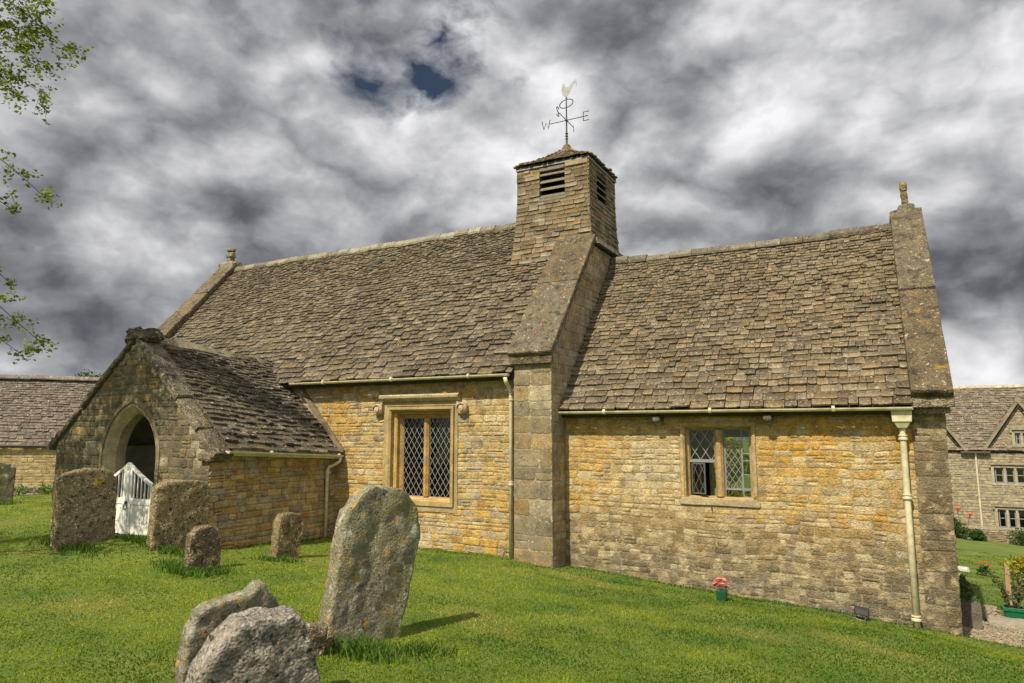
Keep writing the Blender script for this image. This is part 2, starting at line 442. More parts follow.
# --- nave east gable with pilaster, standing above the chancel roof
mb = MB()
TN = math.tan(R(50))
g = [(-5.46, 10.34, -1.3), (-4.75, 10.34, -1.3)]
prof = [(10.34, -1.3), (16.4, -1.3), (16.4, 3.0), (14.35, 5.40), (12.4, 5.42), (10.34, 3.0)]
mb.prism([(-5.455, y, z) for y, z in prof], (.70, 0, 0), (.36, .29, .19))
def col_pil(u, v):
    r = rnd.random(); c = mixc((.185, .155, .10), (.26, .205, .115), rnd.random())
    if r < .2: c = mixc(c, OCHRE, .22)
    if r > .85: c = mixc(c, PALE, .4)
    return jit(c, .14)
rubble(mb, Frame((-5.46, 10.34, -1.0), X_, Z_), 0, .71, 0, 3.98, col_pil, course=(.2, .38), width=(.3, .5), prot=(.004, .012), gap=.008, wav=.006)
def eclip(v):
    z = v-1.0
    u0 = .05 if z < 2.98 else .05+(z-2.98)/1.19
    u1 = .55 if z < 2.1 else .31+(z-2.12)/1.16+.45
    return (u0, max(u0+.01, min(u1, 3.2)))
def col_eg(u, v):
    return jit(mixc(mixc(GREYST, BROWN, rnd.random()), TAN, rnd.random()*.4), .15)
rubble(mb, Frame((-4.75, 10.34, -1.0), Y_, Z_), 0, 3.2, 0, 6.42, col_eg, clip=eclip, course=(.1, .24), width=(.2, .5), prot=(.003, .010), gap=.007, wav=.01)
mb.build('chancel_arch_gable', M['ashlar'], church)

def coping(mb, x0, x1, a, b, th, colfn, step=(.55, .85), amt=.012, gap=.004):
    """slabs laid up a gable slope; a and b are (y, z) on the slab's underside"""
    a = V((0, a[0], a[1])); b = V((0, b[0], b[1])); d = b-a; Lr = d.length; d.normalize(); n = V((0, -d.z, d.y))
    if n.z < 0: n = -n
    s = 0
    while s < Lr-.05:
        w = min(rnd.uniform(*step), Lr-s)
        if Lr-s-w < step[0]*.5: w = Lr-s
        e0 = a+d*(s+gap); e1 = a+d*(s+w-gap); t = th+rnd.uniform(-.012, .012); q = V((rnd.uniform(-.008, .008), 0, 0))
        p = [V((x0, e0.y, e0.z)), V((x1, e0.y, e0.z)), V((x1, e1.y, e1.z)), V((x0, e1.y, e1.z))]
        rough_block(mb, [k+q for k in p]+[k+n*t+q for k in p], colfn(s, 0), amt, 5, s)
        s += w
def col_cop(u, v): return jit(mixc((.135, .105, .062), (.18, .145, .09), rnd.random()), .08)
mb = MB(); coping(mb, -5.53, -4.69, (10.27, 2.99), (12.44, 5.57), .12, col_cop, step=(1.6, 2.0), amt=.010)
rough_block(mb, box8((-5.52, 10.25, 2.88), (-4.70, 10.345, 3.03)), col_cop(0, 0), .012, 4)
mb.build('gable_coping', M['coping'], church); mb = MB(); coping(mb, -5.53, -4.69, (16.5, 2.99), (14.3, 5.5), .12, col_cop)
mb.build('gable_coping', M['coping'], church)
# west gable coping
mb = MB(); coping(mb, -16.86, -16.22, (10.2, 2.82), (13.42, 6.52), .13, col_cop, step=(.7, 1.0)); mb.build('gable_coping', M['coping'], church); mb = MB(); coping(mb, -16.86, -16.22, (16.6, 2.82), (13.42, 6.52), .13, col_cop)
mb.build('gable_coping', M['coping'], church)
# west finial: weathered cross stump on a saddle stone
mb = MB(); bx, by, bz = -16.54, 13.42, 6.52
rough_block(mb, box8((bx-.3, by-.2, bz-.12), (bx+.3, by+.2, bz+.16)), (.30, .27, .19), .03, 4)
rough_block(mb, box8((bx-.09, by-.09, bz+.14), (bx+.09, by+.09, bz+.30)), (.26, .23, .16), .02, 3)
rough_block(mb, box8((bx-.15, by-.1, bz+.28), (bx+.13, by+.1, bz+.47)), (.28, .25, .17), .035, 4)
rough_block(mb, box8((bx-.12, by-.09, bz+.47), (bx+.11, by+.09, bz+.60)), (.26, .23, .17), .03, 4)
mb.build('finial', M['coping'], church)

# --- nave roof
def sag_n(u, v): return .035*nz(u*.45, v*.3, 1.0)-.03*math.sin(math.pi*clamp(u/10.8))*(.4+.6*v/4.8)+.012*nz(u*1.6, v*1.4, 5.0)
def roof_slab(mb, F, Lu, S, th=.14, n=-.03):
    p = [F.p(0, 0, n-th), F.p(Lu, 0, n-th), F.p(Lu, S, n-th), F.p(0, S, n-th), F.p(0, 0, n-.03), F.p(Lu, 0, n-.03), F.p(Lu, S, n-.03), F.p(0, S, n-.03)]
    mb.hexa(p, (.05, .042, .033))
NO = V((-16.25, 10.25, 2.735)); NR = V((0, 13.4-10.25, 6.45-2.735)); NS = NR.length
FN = Frame(NO, X_, NR)
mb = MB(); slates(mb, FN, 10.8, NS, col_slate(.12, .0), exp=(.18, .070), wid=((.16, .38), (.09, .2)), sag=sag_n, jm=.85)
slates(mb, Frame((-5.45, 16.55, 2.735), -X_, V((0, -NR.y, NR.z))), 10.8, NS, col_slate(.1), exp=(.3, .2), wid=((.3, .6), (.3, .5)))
nroof = mb.build('nave_roof', M['slate'], church)
mb = MB(); roof_slab(mb, FN, 10.8, NS); roof_slab(mb, Frame((-5.45, 16.55, 2.735), -X_, V((0, -NR.y, NR.z))), 10.8, NS)
WORLD_LOC[nroof.name] = WORLD_LOC[church.name].copy()
mb.build('roof_boarding', M['under'], nroof)
mb = MB(); ridge_tiles(mb, (-16.25, 13.4, 6.45), (-6.3, 13.4, 6.45), .13, .11, lambda u, v: jit(mixc((.30, .27, .19), (.16, .135, .095), rnd.random()), .15), sag=lambda s: sag_n(s, NS))
mb.build('ridge', M['slate'], nroof)

# --- chancel walls
CW = (-2.75, -1.63, .68, 1.86)
def col_ch(u, v):      # u from the west end, v from -1.3
    q = fb(u, v, 4.2, .7, 4); r = rnd.random()
    c = mixc(TAN, OCHRE, clamp(.5+q*1.3))
    og = math.exp(-((u-3.9)/1.1)**2-((v-2.75)/.55)**2)+.7*math.exp(-((u-4.2)/1.2)**2-((v-1.75)/.22)**2)+.45*math.exp(-((u-.5)/.6)**2-((v-2.9)/.5)**2)+.35*sstep(2.5, 3.1, v)
    c = mixc(c, (.52, .30, .06), clamp(og*(.85+fb(u, v, 2.2, 2.5, 3)*1.2)))
    pl = math.exp(-((u-1.5)/.7)**2-((v-2.5)/.55)**2)+.8*math.exp(-((u-2.9+.3)/.9)**2-((v-2.35)/.3)**2)
    c = mixc(c, (.50, .43, .28), clamp(pl*.7))
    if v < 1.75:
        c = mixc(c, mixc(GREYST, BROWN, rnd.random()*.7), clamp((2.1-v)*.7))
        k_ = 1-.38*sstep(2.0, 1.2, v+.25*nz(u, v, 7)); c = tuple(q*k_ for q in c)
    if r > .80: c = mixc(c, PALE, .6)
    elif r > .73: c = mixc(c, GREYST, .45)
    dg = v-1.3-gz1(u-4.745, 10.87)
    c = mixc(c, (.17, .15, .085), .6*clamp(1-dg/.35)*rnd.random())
    return jit(c, .13)
mb = MB()
wall_with_hole(mb, -4.745, .45, 10.87, 11.35, -1.4, 2.22, CW, [(.22, .185, .115)]*4+[(.50, .36, .16)]*4)
F = Frame((-4.745, 10.87, -1.3), X_, Z_)
hole = (CW[0]+4.745-.02, CW[1]+4.745+.02, CW[2]+1.3, CW[3]+1.3)
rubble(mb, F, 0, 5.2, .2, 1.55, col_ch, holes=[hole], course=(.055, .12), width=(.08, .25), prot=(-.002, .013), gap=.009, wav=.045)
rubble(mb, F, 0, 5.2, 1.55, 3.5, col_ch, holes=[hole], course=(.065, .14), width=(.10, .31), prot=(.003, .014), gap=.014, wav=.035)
mb.build('chancel_wall', M['wall'], church)
mb = MB()
mb.prism([(.43, 10.85, -1.5), (.43, 15.95, -1.5), (.43, 15.95, 2.2), (.43, 13.4, 5.2), (.43, 10.85, 2.2)], (.39, 0, 0), (.19, .155, .10))
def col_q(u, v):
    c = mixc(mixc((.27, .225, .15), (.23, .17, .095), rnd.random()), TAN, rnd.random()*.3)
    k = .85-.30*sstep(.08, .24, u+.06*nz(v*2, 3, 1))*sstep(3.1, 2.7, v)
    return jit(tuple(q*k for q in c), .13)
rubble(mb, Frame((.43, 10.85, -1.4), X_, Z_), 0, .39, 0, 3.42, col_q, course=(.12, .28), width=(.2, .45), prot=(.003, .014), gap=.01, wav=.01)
def ec2(v):
    z = v-1.4
    if z < 2.2: return (0.0, 5.1)
    k = (z-2.2)/1.17; return (k, 5.1-k)
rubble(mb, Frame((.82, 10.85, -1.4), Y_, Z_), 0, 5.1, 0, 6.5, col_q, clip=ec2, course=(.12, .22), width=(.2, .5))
mb.build('gable_wall', M['wall'], church)
mb = MB(); wall_with_hole(mb, -4.745, .43, 15.45, 15.93, -1.4, 2.22, (-3.3, -2.2, .2, 1.62), MORT)
rubble(mb, Frame((.43, 15.93, -1.4), -X_, Z_), 0, 5.2, 0, 3.5, col_nave, holes=[(2.6, 3.76, 1.5, 3.05)], course=(.12, .2), width=(.25, .5))
mb.build('chancel_wall', M['wall'], church)
mb = MB(); mb.box((-4.74, 11.35, -1.3), (.42, 15.45, -.9), (.3, .26, .2)); mb.build('stone_floor', M['mortar'], church)

# --- chancel roof
CO = V((-4.74, 10.62, 2.085)); CR = V((0, 13.4-10.62, 5.31-2.085)); CS = CR.length
FC = Frame(CO, X_, CR)
def sag_c(u, v): return .03*nz(u*.5, v*.35, 8.0)-.035*math.sin(math.pi*clamp(u/5.2))*(v/4.2)+.012*nz(u*1.7, v*1.5, 2.0)
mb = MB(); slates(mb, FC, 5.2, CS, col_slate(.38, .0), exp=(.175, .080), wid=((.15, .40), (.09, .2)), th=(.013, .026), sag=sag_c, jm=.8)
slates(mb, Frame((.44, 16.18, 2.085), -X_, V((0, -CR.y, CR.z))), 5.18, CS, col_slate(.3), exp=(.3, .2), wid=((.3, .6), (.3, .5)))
croof = mb.build('chancel_roof', M['slate'], church)
mb = MB(); roof_slab(mb, FC, 5.18, CS); roof_slab(mb, Frame((.44, 16.18, 2.085), -X_, V((0, -CR.y, CR.z))), 5.18, CS)
mb.build('roof_boarding', M['under'], croof)
mb = MB(); ridge_tiles(mb, (-4.72, 13.4, 5.31), (.45, 13.4, 5.31), .12, .10, lambda u, v: jit(mixc((.20, .175, .12), (.11, .09, .065), rnd.random()), .15), sag=lambda s: sag_c(s, CS))
mb.build('ridge', M['slate'], croof)

# --- east gable coping, kneeler and finial
mb = MB(); coping(mb, .43, .92, (10.63, 2.16), (13.42, 5.47), .17, col_cop, step=(2.0, 2.6), amt=.018); mb.build('gable_coping', M['coping'], church); mb = MB(); coping(mb, .43, .92, (16.2, 2.16), (13.42, 5.47), .17, col_cop)
mb.build('gable_coping', M['coping'], church)
mb = MB(); rough_block(mb, box8((.425, 10.60, 2.06), (.93, 10.86, 2.2)), (.28, .23, .15), .012, 4); rough_block(mb, box8((.44, 10.68, 1.98), (.88, 10.86, 2.062)), (.26, .21, .14), .008, 4)
mb.build('kneeler', M['coping'], church)
mb = MB(); bx, by, bz = .70, 13.42, 5.60
rough_block(mb, box8((bx-.13, by-.12, bz-.1), (bx+.13, by+.12, bz+.08)), (.27, .24, .16), .02, 3)
rough_block(mb, [(bx-.06,by-.07,bz+.05),(bx+.05,by-.07,bz+.05),(bx+.05,by+.07,bz+.05),(bx-.06,by+.07,bz+.05),(bx-.085,by-.07,bz+.33),(bx+.02,by-.07,bz+.33),(bx+.02,by+.07,bz+.33),(bx-.085,by+.07,bz+.33)], (.24, .19, .10), .018, 4)
rough_block(mb, box8((bx-.08, by-.08, bz+.32), (bx+.03, by+.08, bz+.50)), (.30, .22, .10), .02, 3)
mb.build('finial', M['coping'], church)

# --- bell turret
tx0, tx1, ty0, ty1, tz0, tz1 = -6.44, -4.86, 12.41, 13.99, 5.0, 7.32
mb = MB(); LS = (-5.93, -5.36, 6.52, 7.18); LE = (12.88, 13.45, 6.47, 7.08); dk = (.10, .08, .06)
mb.box((tx0, ty0, tz0), (LS[0], ty0+.12, tz1), dk); mb.box((LS[1], ty0, tz0), (tx1, ty0+.12, tz1), dk); mb.box((LS[0], ty0, tz0), (LS[1], ty0+.12, LS[2]), dk); mb.box((LS[0], ty0, LS[3]), (LS[1], ty0+.12, tz1), dk)
mb.box((tx1-.12, ty0+.12, tz0), (tx1, LE[0], tz1), dk); mb.box((tx1-.12, LE[1], tz0), (tx1, ty1, tz1), dk); mb.box((tx1-.12, LE[0], tz0), (tx1, LE[1], LE[2]), dk); mb.box((tx1-.12, LE[0], LE[3]), (tx1, LE[1], tz1), dk)
mb.box((tx0, ty0+.12, tz0), (tx0+.12, ty1, tz1), dk); mb.box((tx0+.12, ty1-.12, tz0), (tx1-.12, ty1, tz1), dk)
def col_tur(u, v):
    r = rnd.random(); c = mixc((.125, .095, .052), (.18, .14, .082), rnd.random())
    if r < .2: c = mixc(c, GREYST, .35)
    elif r < .32: c = mixc(c, (.20, .14, .08), .7)
    elif r < .40: c = mixc(c, (.28, .16, .06), .4)
    return jit(c, .13)
zb = 5.2
tk = dict(exp=(.112, .098), wid=((.2, .4), (.16, .34)), th=(.012, .022), lift=.7, jm=.4)
batt = lambda u, v: .10*max(0.0, 1-v/1.5)**1.8+.008*nz(u*3, v*3, 2.2)
slates(mb, Frame((tx0-.03, ty0, zb), X_, Z_), tx1-tx0+.06, 2.08, col_tur, sag=batt, clip=lambda v: (-batt(0, v), tx1-tx0+.075+.9*batt(0, v)), holes=[(LS[0]-tx0+.03, LS[1]-tx0+.03, LS[2]-zb, 9)], **tk)
slates(mb, Frame((tx1, ty0-.06, zb+.45), Y_, Z_), ty1-ty0+.08, 1.64, col_tur, sag=lambda u, v: batt(u, v+.45), clip=lambda v: (.02-.9*batt(0, v+.45), ty1-ty0+.08+batt(0, v+.45)), holes=[(LE[0]-ty0+.06, LE[1]-ty0+.06, LE[2]-zb-.45, LE[3]-zb-.45)], **tk)
slates(mb, Frame((tx0, ty1+.02, zb), -Y_, Z_), ty1-ty0+.04, 2.08, col_tur, sag=batt, **tk)
slates(mb, Frame((tx1+.02, ty1, zb), -X_, Z_), tx1-tx0+.04, 2.08, col_tur, sag=batt, **tk)
# big lintel stone beside the louvre, bottom plinth course
rough_block(mb, box8((LS[1]+.01, ty0-.045, 7.16), (tx1+.015, ty0+.0, 7.29)), (.36, .27, .15), .006, 3)
turret = mb.build('bell_turret', M['turret'], church)
WORLD_LOC[turret.name] = WORLD_LOC[church.name].copy()
mb = MB()
rough_block(mb, [(-4.88, 12.36, 5.50), (-4.62, 12.36, 5.44), (-4.62, 14.14, 5.44), (-4.88, 14.14, 5.50), (-4.88, 12.36, 5.72), (-4.66, 12.36, 5.56), (-4.66, 14.14, 5.56), (-4.88, 14.14, 5.72)], (.23, .20, .16), .01, 5)
rough_block(mb, [(-5.5, 12.34, 5.52), (-4.86, 12.34, 5.52), (-4.86, 12.42, 5.52), (-5.5, 12.42, 5.46), (-5.5, 12.33, 5.57), (-4.86, 12.33, 5.63), (-4.86, 12.42, 5.66), (-5.5, 12.42, 5.6)], (.34, .33, .32), .006, 4)
rough_block(mb, box8((-6.5, 12.30, 5.24), (-5.5, 12.42, 5.33)), (.30, .22, .12), .012, 5)
mb.build('plinth', M['coping'], turret)
def louvre(face):
    mb = MB()
    if face == 'S':
        a, b, z0, z1 = LS; w = b-a
        for k in range(4):
            z = z0+.05+k*(z1-z0-.02)/4
            mb.hexa([(a, ty0-.015, z), (b, ty0-.015, z), (b, ty0+.10, z+.09), (a, ty0+.10, z+.09), (a, ty0-.015, z+.03), (b, ty0-.015, z+.03), (b, ty0+.10, z+.12), (a, ty0+.10, z+.12)], jit((1, 1, 1), .1))
        mb.box((a-.03, ty0-.03, z0-.02), (b+.03, ty0+.1, z0+.03), (1, 1, 1))
        mb.box((a, ty0-.02, z1-.02), (b, ty0+.1, z1+.05), (1, 1, 1))
    else:
        a, b, z0, z1 = LE
        for k in range(4):
            z = z0+.05+k*(z1-z0-.02)/4
            mb.hexa([(tx1+.015, a, z), (tx1+.015, b, z), (tx1-.10, b, z+.09), (tx1-.10, a, z+.09), (tx1+.015, a, z+.03), (tx1+.015, b, z+.03), (tx1-.10, b, z+.12), (tx1-.10, a, z+.12)], (1, 1, 1))
        mb.box((tx1-.1, a-.03, z0-.02), (tx1+.03, b+.03, z0+.03), (1, 1, 1))
    mb.build('louvre', M['louvre'], turret, bevel=.004)
louvre('S'); louvre('E')
# turret roof, slightly bell-cast pyramid with slates
mb = MB(); cx, cy = -5.65, 13.20; ex = .835; ez = 7.31; ap = 7.90
mb.add([(cx-ex, cy-ex, ez), (cx+ex, cy-ex, ez), (cx+ex, cy+ex, ez), (cx-ex, cy+ex, ez), (cx, cy, ap-.03), (cx-ex, cy-ex, ez-.03), (cx+ex, cy-ex, ez-.03), (cx+ex, cy+ex, ez-.03), (cx-ex, cy+ex, ez-.03)],
       [(0,1,4),(1,2,4),(2,3,4),(3,0,4),(5,8,7,6),(0,5,6,1),(1,6,7,2),(2,7,8,3),(3,8,5,0)], (.1, .085, .07))
Ssl = math.hypot(ex+.03, ap-ez)
for (ux, uy) in ((1, 0), (0, 1), (-1, 0), (0, -1)):
    U = V((ux, uy, 0)); inn = V((-uy, ux, 0)); O = V((cx, cy, ez))-U*(ex+.03)-inn*(ex+.03)
    Fp = Frame(O, U, inn*(ex+.03)+V((0, 0, ap-ez)))
    wd = 2*(ex+.03)
    slates(mb, Fp, wd, Ssl-.05, lambda u, v: jit(mixc((.16, .115, .075), (.24, .18, .12), rnd.random()), .2), exp=(.13, .09), wid=((.12, .26), (.08, .15)), th=(.016, .03),
           clip=lambda v: (wd/2*v/Ssl-.01, wd-wd/2*v/Ssl+.01), sag=lambda u, v: .02-.05*math.sin(math.pi*clamp(v/Ssl)))
troof = mb.build('turret_roof', M['slate_old'], turret)
mb = MB(); mb.lathe((cx, cy, ap-.16), [(.20, 0), (.18, .06), (.13, .12), (.10, .2), (.075, .25), (.03, .28)], 12, (.20, .12, .07))
mb.build('cap_stone', M['slate_old'], turret)
mb = MB(); e2 = ex-.0
mb.box((cx-e2, cy-e2, ez-.055), (cx+e2, cy+e2, ez-.032), (1, 1, 1)); mb.build('eaves_board', M['lead'], turret)

# --- windows
def ring(mb, cx_, hw_o, hw_i, zo0, zo1, zi0, zi1, y0, y1, c, cham=0.0):
    """four stones round an opening: outer half width/heights, inner ones; chamfered towards the opening"""
    o = [(cx_-hw_o, zo0), (cx_+hw_o, zo0), (cx_+hw_o, zo1), (cx_-hw_o, zo1)]
    i0 = [(cx_-hw_i-cham, zi0-cham*.5), (cx_+hw_i+cham, zi0-cham*.5), (cx_+hw_i+cham, zi1+cham), (cx_-hw_i-cham, zi1+cham)]
    i1 = [(cx_-hw_i, zi0), (cx_+hw_i, zi0), (cx_+hw_i, zi1), (cx_-hw_i, zi1)]
    for k in range(4):
        n = (k+1) % 4; cc = jit(c, .07)
        vs = [(o[k][0], y0, o[k][1]), (o[n][0], y0, o[n][1]), (i0[n][0], y0, i0[n][1]), (i0[k][0], y0, i0[k][1]),
              (o[k][0], y1, o[k][1]), (o[n][0], y1, o[n][1]), (i1[n][0], y1, i1[n][1]), (i1[k][0], y1, i1[k][1]),
              (i1[k][0], y0+cham, i1[k][1]), (i1[n][0], y0+cham, i1[n][1])]
        fs = [(0,1,2,3),(3,2,9,8),(8,9,6,7),(7,6,5,4),(4,5,1,0)]
        mb.add(vs, fs, cc)
def lattice(mb, x0, x1, z0, z1, y, nx, asp, w=.008, t=.006, diag=True, fr=.010):
    c = (1, 1, 1)
    mb.box((x0, y-t, z0), (x0+fr, y+t, z1), c); mb.box((x1-fr, y-t, z0), (x1, y+t, z1), c)
    mb.box((x0+fr, y-t, z0), (x1-fr, y+t, z0+fr), c); mb.box((x0+fr, y-t, z1-fr), (x1-fr, y+t, z1), c)
    dx = (x1-x0)/nx; dz = dx*asp; H = z1-z0; W = x1-x0; sl = dz/dx
    k = -int(W*sl/dz)-1
    while k*dz < H+W*sl:
        for sg in (1, -1):
            pts = []
            b = k*dz
            # line z = b + sg*sl*x  (sg=-1: z = b - sl*x) clipped to the rectangle
            xa, xb = 0.0, W
            if sg > 0: xa = max(xa, -b/sl); xb = min(xb, (H-b)/sl)
            else: xa = max(xa, (b-H)/sl); xb = min(xb, b/sl)
            if xb-xa > .004:
                pa = V((x0+xa, y, z0+b+sg*sl*xa)); pb = V((x0+xb, y, z0+b+sg*sl*xb)); d = (pb-pa).normalized(); n = V((-d.z, 0, d.x))*w/2; q = V((0, t*(.6 if sg > 0 else .5), 0))
                mb.hexa([pa-n-q, pb-n-q, pb+n-q, pa+n-q, pa-n+q, pb-n+q, pb+n+q, pa+n+q], c)
        k += 1

nc = -7.52; FRC = (.47, .33, .14)
mb = MB()
ring(mb, nc, .84, .755, .30, 2.30, .40, 2.20, 10.475, 10.57, (.36, .28, .14), .02)
ring(mb, nc, .757, .675, .398, 2.202, .50, 2.12, 10.45, 10.572, (.42, .30, .125), .035)
ring(mb, nc, .70, .61, .40, 2.16, .52, 2.07, 10.572, 10.67, (.50, .33, .12), .03)
ring(mb, nc, .66, .55, .44, 2.12, .53, 2.00, 10.672, 10.83, (.46, .27, .08), .05)
win = mb.build('window', M['frame'], church); WORLD_LOC[win.name] = WORLD_LOC[church.name].copy()
tag(win, 'tall two-light window with diamond leading under a hood mould')
mb = MB(); mb.prism([(nc-.02, 10.655, .54), (nc+.02, 10.655, .54), (nc+.06, 10.70, .54), (nc+.06, 10.82, .54), (nc-.06, 10.82, .54), (nc-.06, 10.70, .54)], (0, 0, 1.46), (.46, .27, .08)); mb.build('mullion', M['frame'], win)
for s in (-1, 1):
    a, b = (nc-.55, nc-.06) if s < 0 else (nc+.06, nc+.55)
    mb = MB(); mb.box((a, 10.745, .53), (b, 10.750, 2.0)); mb.build('pane', M['glass'], win)
    mb = MB(); lattice(mb, a, b, .53, 2.0, 10.735, 4.0, 1.55, w=.0085); mb.build('lead_lattice', M['came'], win)
# hood mould with scrolled label stops
mb = MB(); hz = 2.35
hp = [(10.50, hz-.05), (10.43, hz-.05), (10.37, hz+.015), (10.36, hz+.06), (10.40, hz+.085), (10.50, hz+.10)]
mb.prism([(nc-.90, y, z) for y, z in hp], (1.80, 0, 0), (.43, .35, .20))
for s in (-1, 1):
    xo = nc+s*.90; xi = nc+s*.843
    mb.prism([(min(xo, xi), y, 2.14) for y in (10.5,)]+[(min(xo, xi), 10.40, 2.14), (max(xo, xi), 10.40, 2.14), (max(xo, xi), 10.5, 2.14)], (0, 0, .139), (.42, .34, .2))
hood = mb.build('hood_mould', M['ashlar'], win, bevel=.008)
for s in (-1, 1):
    mb = MB(); cxs = nc+s*.955; czs = 2.16; n = 22
    vs = []; fs = []
    for j, (r_, y_) in enumerate(((.105, 10.5), (.108, 10.40), (.085, 10.375), (.08, 10.40), (.055, 10.40), (.05, 10.37), (.0, 10.355))):
        for k in range(n):
            t = 2*math.pi*k/n; vs.append((cxs+r_*math.cos(t), y_, czs+r_*math.sin(t)))
    for j in range(6):
        for k in range(n): fs.append((j*n+k, j*n+(k+1) % n, (j+1)*n+(k+1) % n, (j+1)*n+k))
    mb.add(vs, fs, (.42, .34, .21)); mb.build('scroll_stop', M['ashlar'], win)

# chancel window
cc = -2.19; mb = MB()
ring(mb, cc, .565, .50, .64, 1.88, .73, 1.81, 10.845, 10.95, (.42, .31, .15), .03)
ring(mb, cc, .53, .46, .70, 1.84, .745, 1.775, 10.952, 11.12, (.42, .28, .11), .045)
rough_block(mb, box8((cc-.60, 10.84, .62), (cc+.60, 10.90, .70)), (.38, .31, .19), .01, 5)
cw = mb.build('window', M['frame'], church); WORLD_LOC[cw.name] = WORLD_LOC[church.name].copy()
tag(cw, 'small two-light chancel window with an opening casement')
mb = MB(); mb.prism([(cc-.03, 10.94, .75), (cc+.03, 10.94, .75), (cc+.065, 10.985, .75), (cc+.065, 11.1, .75), (cc-.065, 11.1, .75), (cc-.065, 10.985, .75)], (0, 0, 1.025), (.40, .27, .12)); mb.build('mullion', M['frame'], cw)
xa, xb = cc-.46, cc-.065
mb = MB(); mb.box((xa, 11.035, 1.28), (xb, 11.04, 1.775)); mb.build('pane', M['glass'], cw)
mb = MB(); lattice(mb, xa, xb, 1.30, 1.775, 11.027, 2.4, 1.5, w=.010); mb.box((xa, 11.0, 1.262), (xb, 11.045, 1.298)); mb.build('lead_lattice', M['came'], cw)
# open casement, hinged on the left, swung out
mb = MB(); wC = .27
lattice(mb, 0, wC, .775, 1.255, 0, 1.9, 1.8, w=.010, fr=.022, t=.007)
an = R(28)
mb.v = [(xa+.02+x*math.cos(an)+y*math.sin(an), 11.03-x*math.sin(an)+y*math.cos(an), z) for x, y, z in mb.v]; mb.build('casement', M['came_dark'], cw)
mb = MB()
p = [(0.02, -.002, .795), (wC-.02, -.002, .795), (wC-.02, .002, .795), (.02, .002, .795), (.02, -.002, 1.235), (wC-.02, -.002, 1.235), (wC-.02, .002, 1.235), (.02, .002, 1.235)]
mb.hexa([(xa+.02+x*math.cos(an)+y*math.sin(an), 11.03-x*math.sin(an)+y*math.cos(an), z) for x, y, z in p]); mb.build('casement_pane', M['glass2'], cw)
mb = MB(); mb.tube([(xb-.13, 10.93, .76), (xb-.06, 10.86, .70), (xb-.05, 10.845, .60), (xb-.04, 10.84, .54)], .009, 6); mb.build('casement_stay', M['iron'], cw)
xa, xb = cc+.065, cc+.46
mb = MB(); mb.box((xa, 11.035, .745), (xb, 11.04, 1.775)); mb.build('pane', M['glass2'], cw)
mb = MB(); lattice(mb, xa+.02, xa+.27, .87, 1.60, 11.027, 2.6, 1.5, w=.008); 
for z in (.745, .87, 1.08, 1.29, 1.40, 1.60, 1.765): mb.box((xa+.275, 11.02, z), (xb, 11.033, z+.012))
for x in (xa+.005, xa+.272, xb-.012): mb.box((x, 11.018, .745), (x+.012, 11.034, 1.775))
mb.box((xa, 11.019, .85), (xb, 11.0335, .868)); mb.build('lead_lattice', M['came'], cw)

# --- gutters and downpipes
def gutter(a, b, r=.045):
    mb = MB(); a = V(a); b = V(b); n = 8
    vs = []; fs = []; d = (b-a).normalized(); s = V((d.y, -d.x, 0))
    prof = [(math.cos(math.pi*k/n)*r, -math.sin(math.pi*k/n)*r) for k in range(n+1)]+[(-math.cos(math.pi*k/n)*(r-.007), -math.sin(math.pi*k/n)*(r-.007)) for k in range(n+1)]
    m = len(prof)
    for p in (a, b):
        for (q, z) in prof: vs.append(tuple(p+s*q+V((0, 0, z))))
    for k in range(m): fs.append((k, (k+1) % m, m+(k+1) % m, m+k))
    for e in range(2):
        fs.append(tuple(e*m+k for k in range(n+1)))
    mb.add(vs, fs)
    Lr = (b-a).length; k = .9
    while k < Lr:
        p = a+d*k; mb.tube([p-d*.02+V((0, 0, -.012)), p+d*.02+V((0, 0, -.012))], r*.98, 10); k += 1.7
    return mb.build('gutter', M['cream'], church)
gutter((-10.6, 10.215, 2.725), (-5.50, 10.215, 2.725)); gutter((-4.82, 10.59, 2.075), (.44, 10.59, 2.07)); gutter((-9.33, 7.72, 1.43), (-9.33, 10.42, 1.28))
def downpipe(pts, rad, brackets, hopper=None, shoe=True):
    mb = MB(); mb.tube(pts, rad, 12)
    o = mb.build('downpipe', M['cream'], church, smooth=True); WORLD_LOC[o.name] = WORLD_LOC[church.name].copy()
    for (x, y, z, yw) in brackets:
        mb = MB(); mb.lathe((x, y, z-.03), [(rad*1.02, 0), (rad*1.45, .004), (rad*1.45, .028), (rad*1.1, .032), (rad*1.1, .05), (rad*1.35, .054), (rad*1.35, .066), (rad, .07)], 12)
        mb.box((x-.05, y+.01, z-.012), (x+.05, yw, z+.012)); mb.build('bracket', M['cream'], o)
    if hopper:
        x, y, z = hopper; mb = MB()
        for (r0, r1, z0, z1) in ((.055, .10, -.14, -.06), (.10, .115, -.06, -.055), (.115, .125, -.055, .10)):
            mb.hexa([(x-r0, y-r0*.8, z+z0), (x+r0, y-r0*.8, z+z0), (x+r0, y+r0*.8, z+z0), (x-r0, y+r0*.8, z+z0), (x-r1, y-r1*.8, z+z1), (x+r1, y-r1*.8, z+z1), (x+r1, y+r1*.8, z+z1), (x-r1, y+r1*.8, z+z1)])
        mb.box((x-.14, y-.115, z+.10), (x+.14, y+.115, z+.125)); mb.build('hopper_head', M['cream'], o, bevel=.006)
downpipe([(-5.56, 10.20, 2.66), (-5.56, 10.24, 2.58), (-5.56, 10.40, 2.46), (-5.56, 10.42, 2.36), (-5.56, 10.42, -.6)], .034, [(-5.56, 10.42, 2.3, 10.5), (-5.56, 10.42, .86, 10.5)])
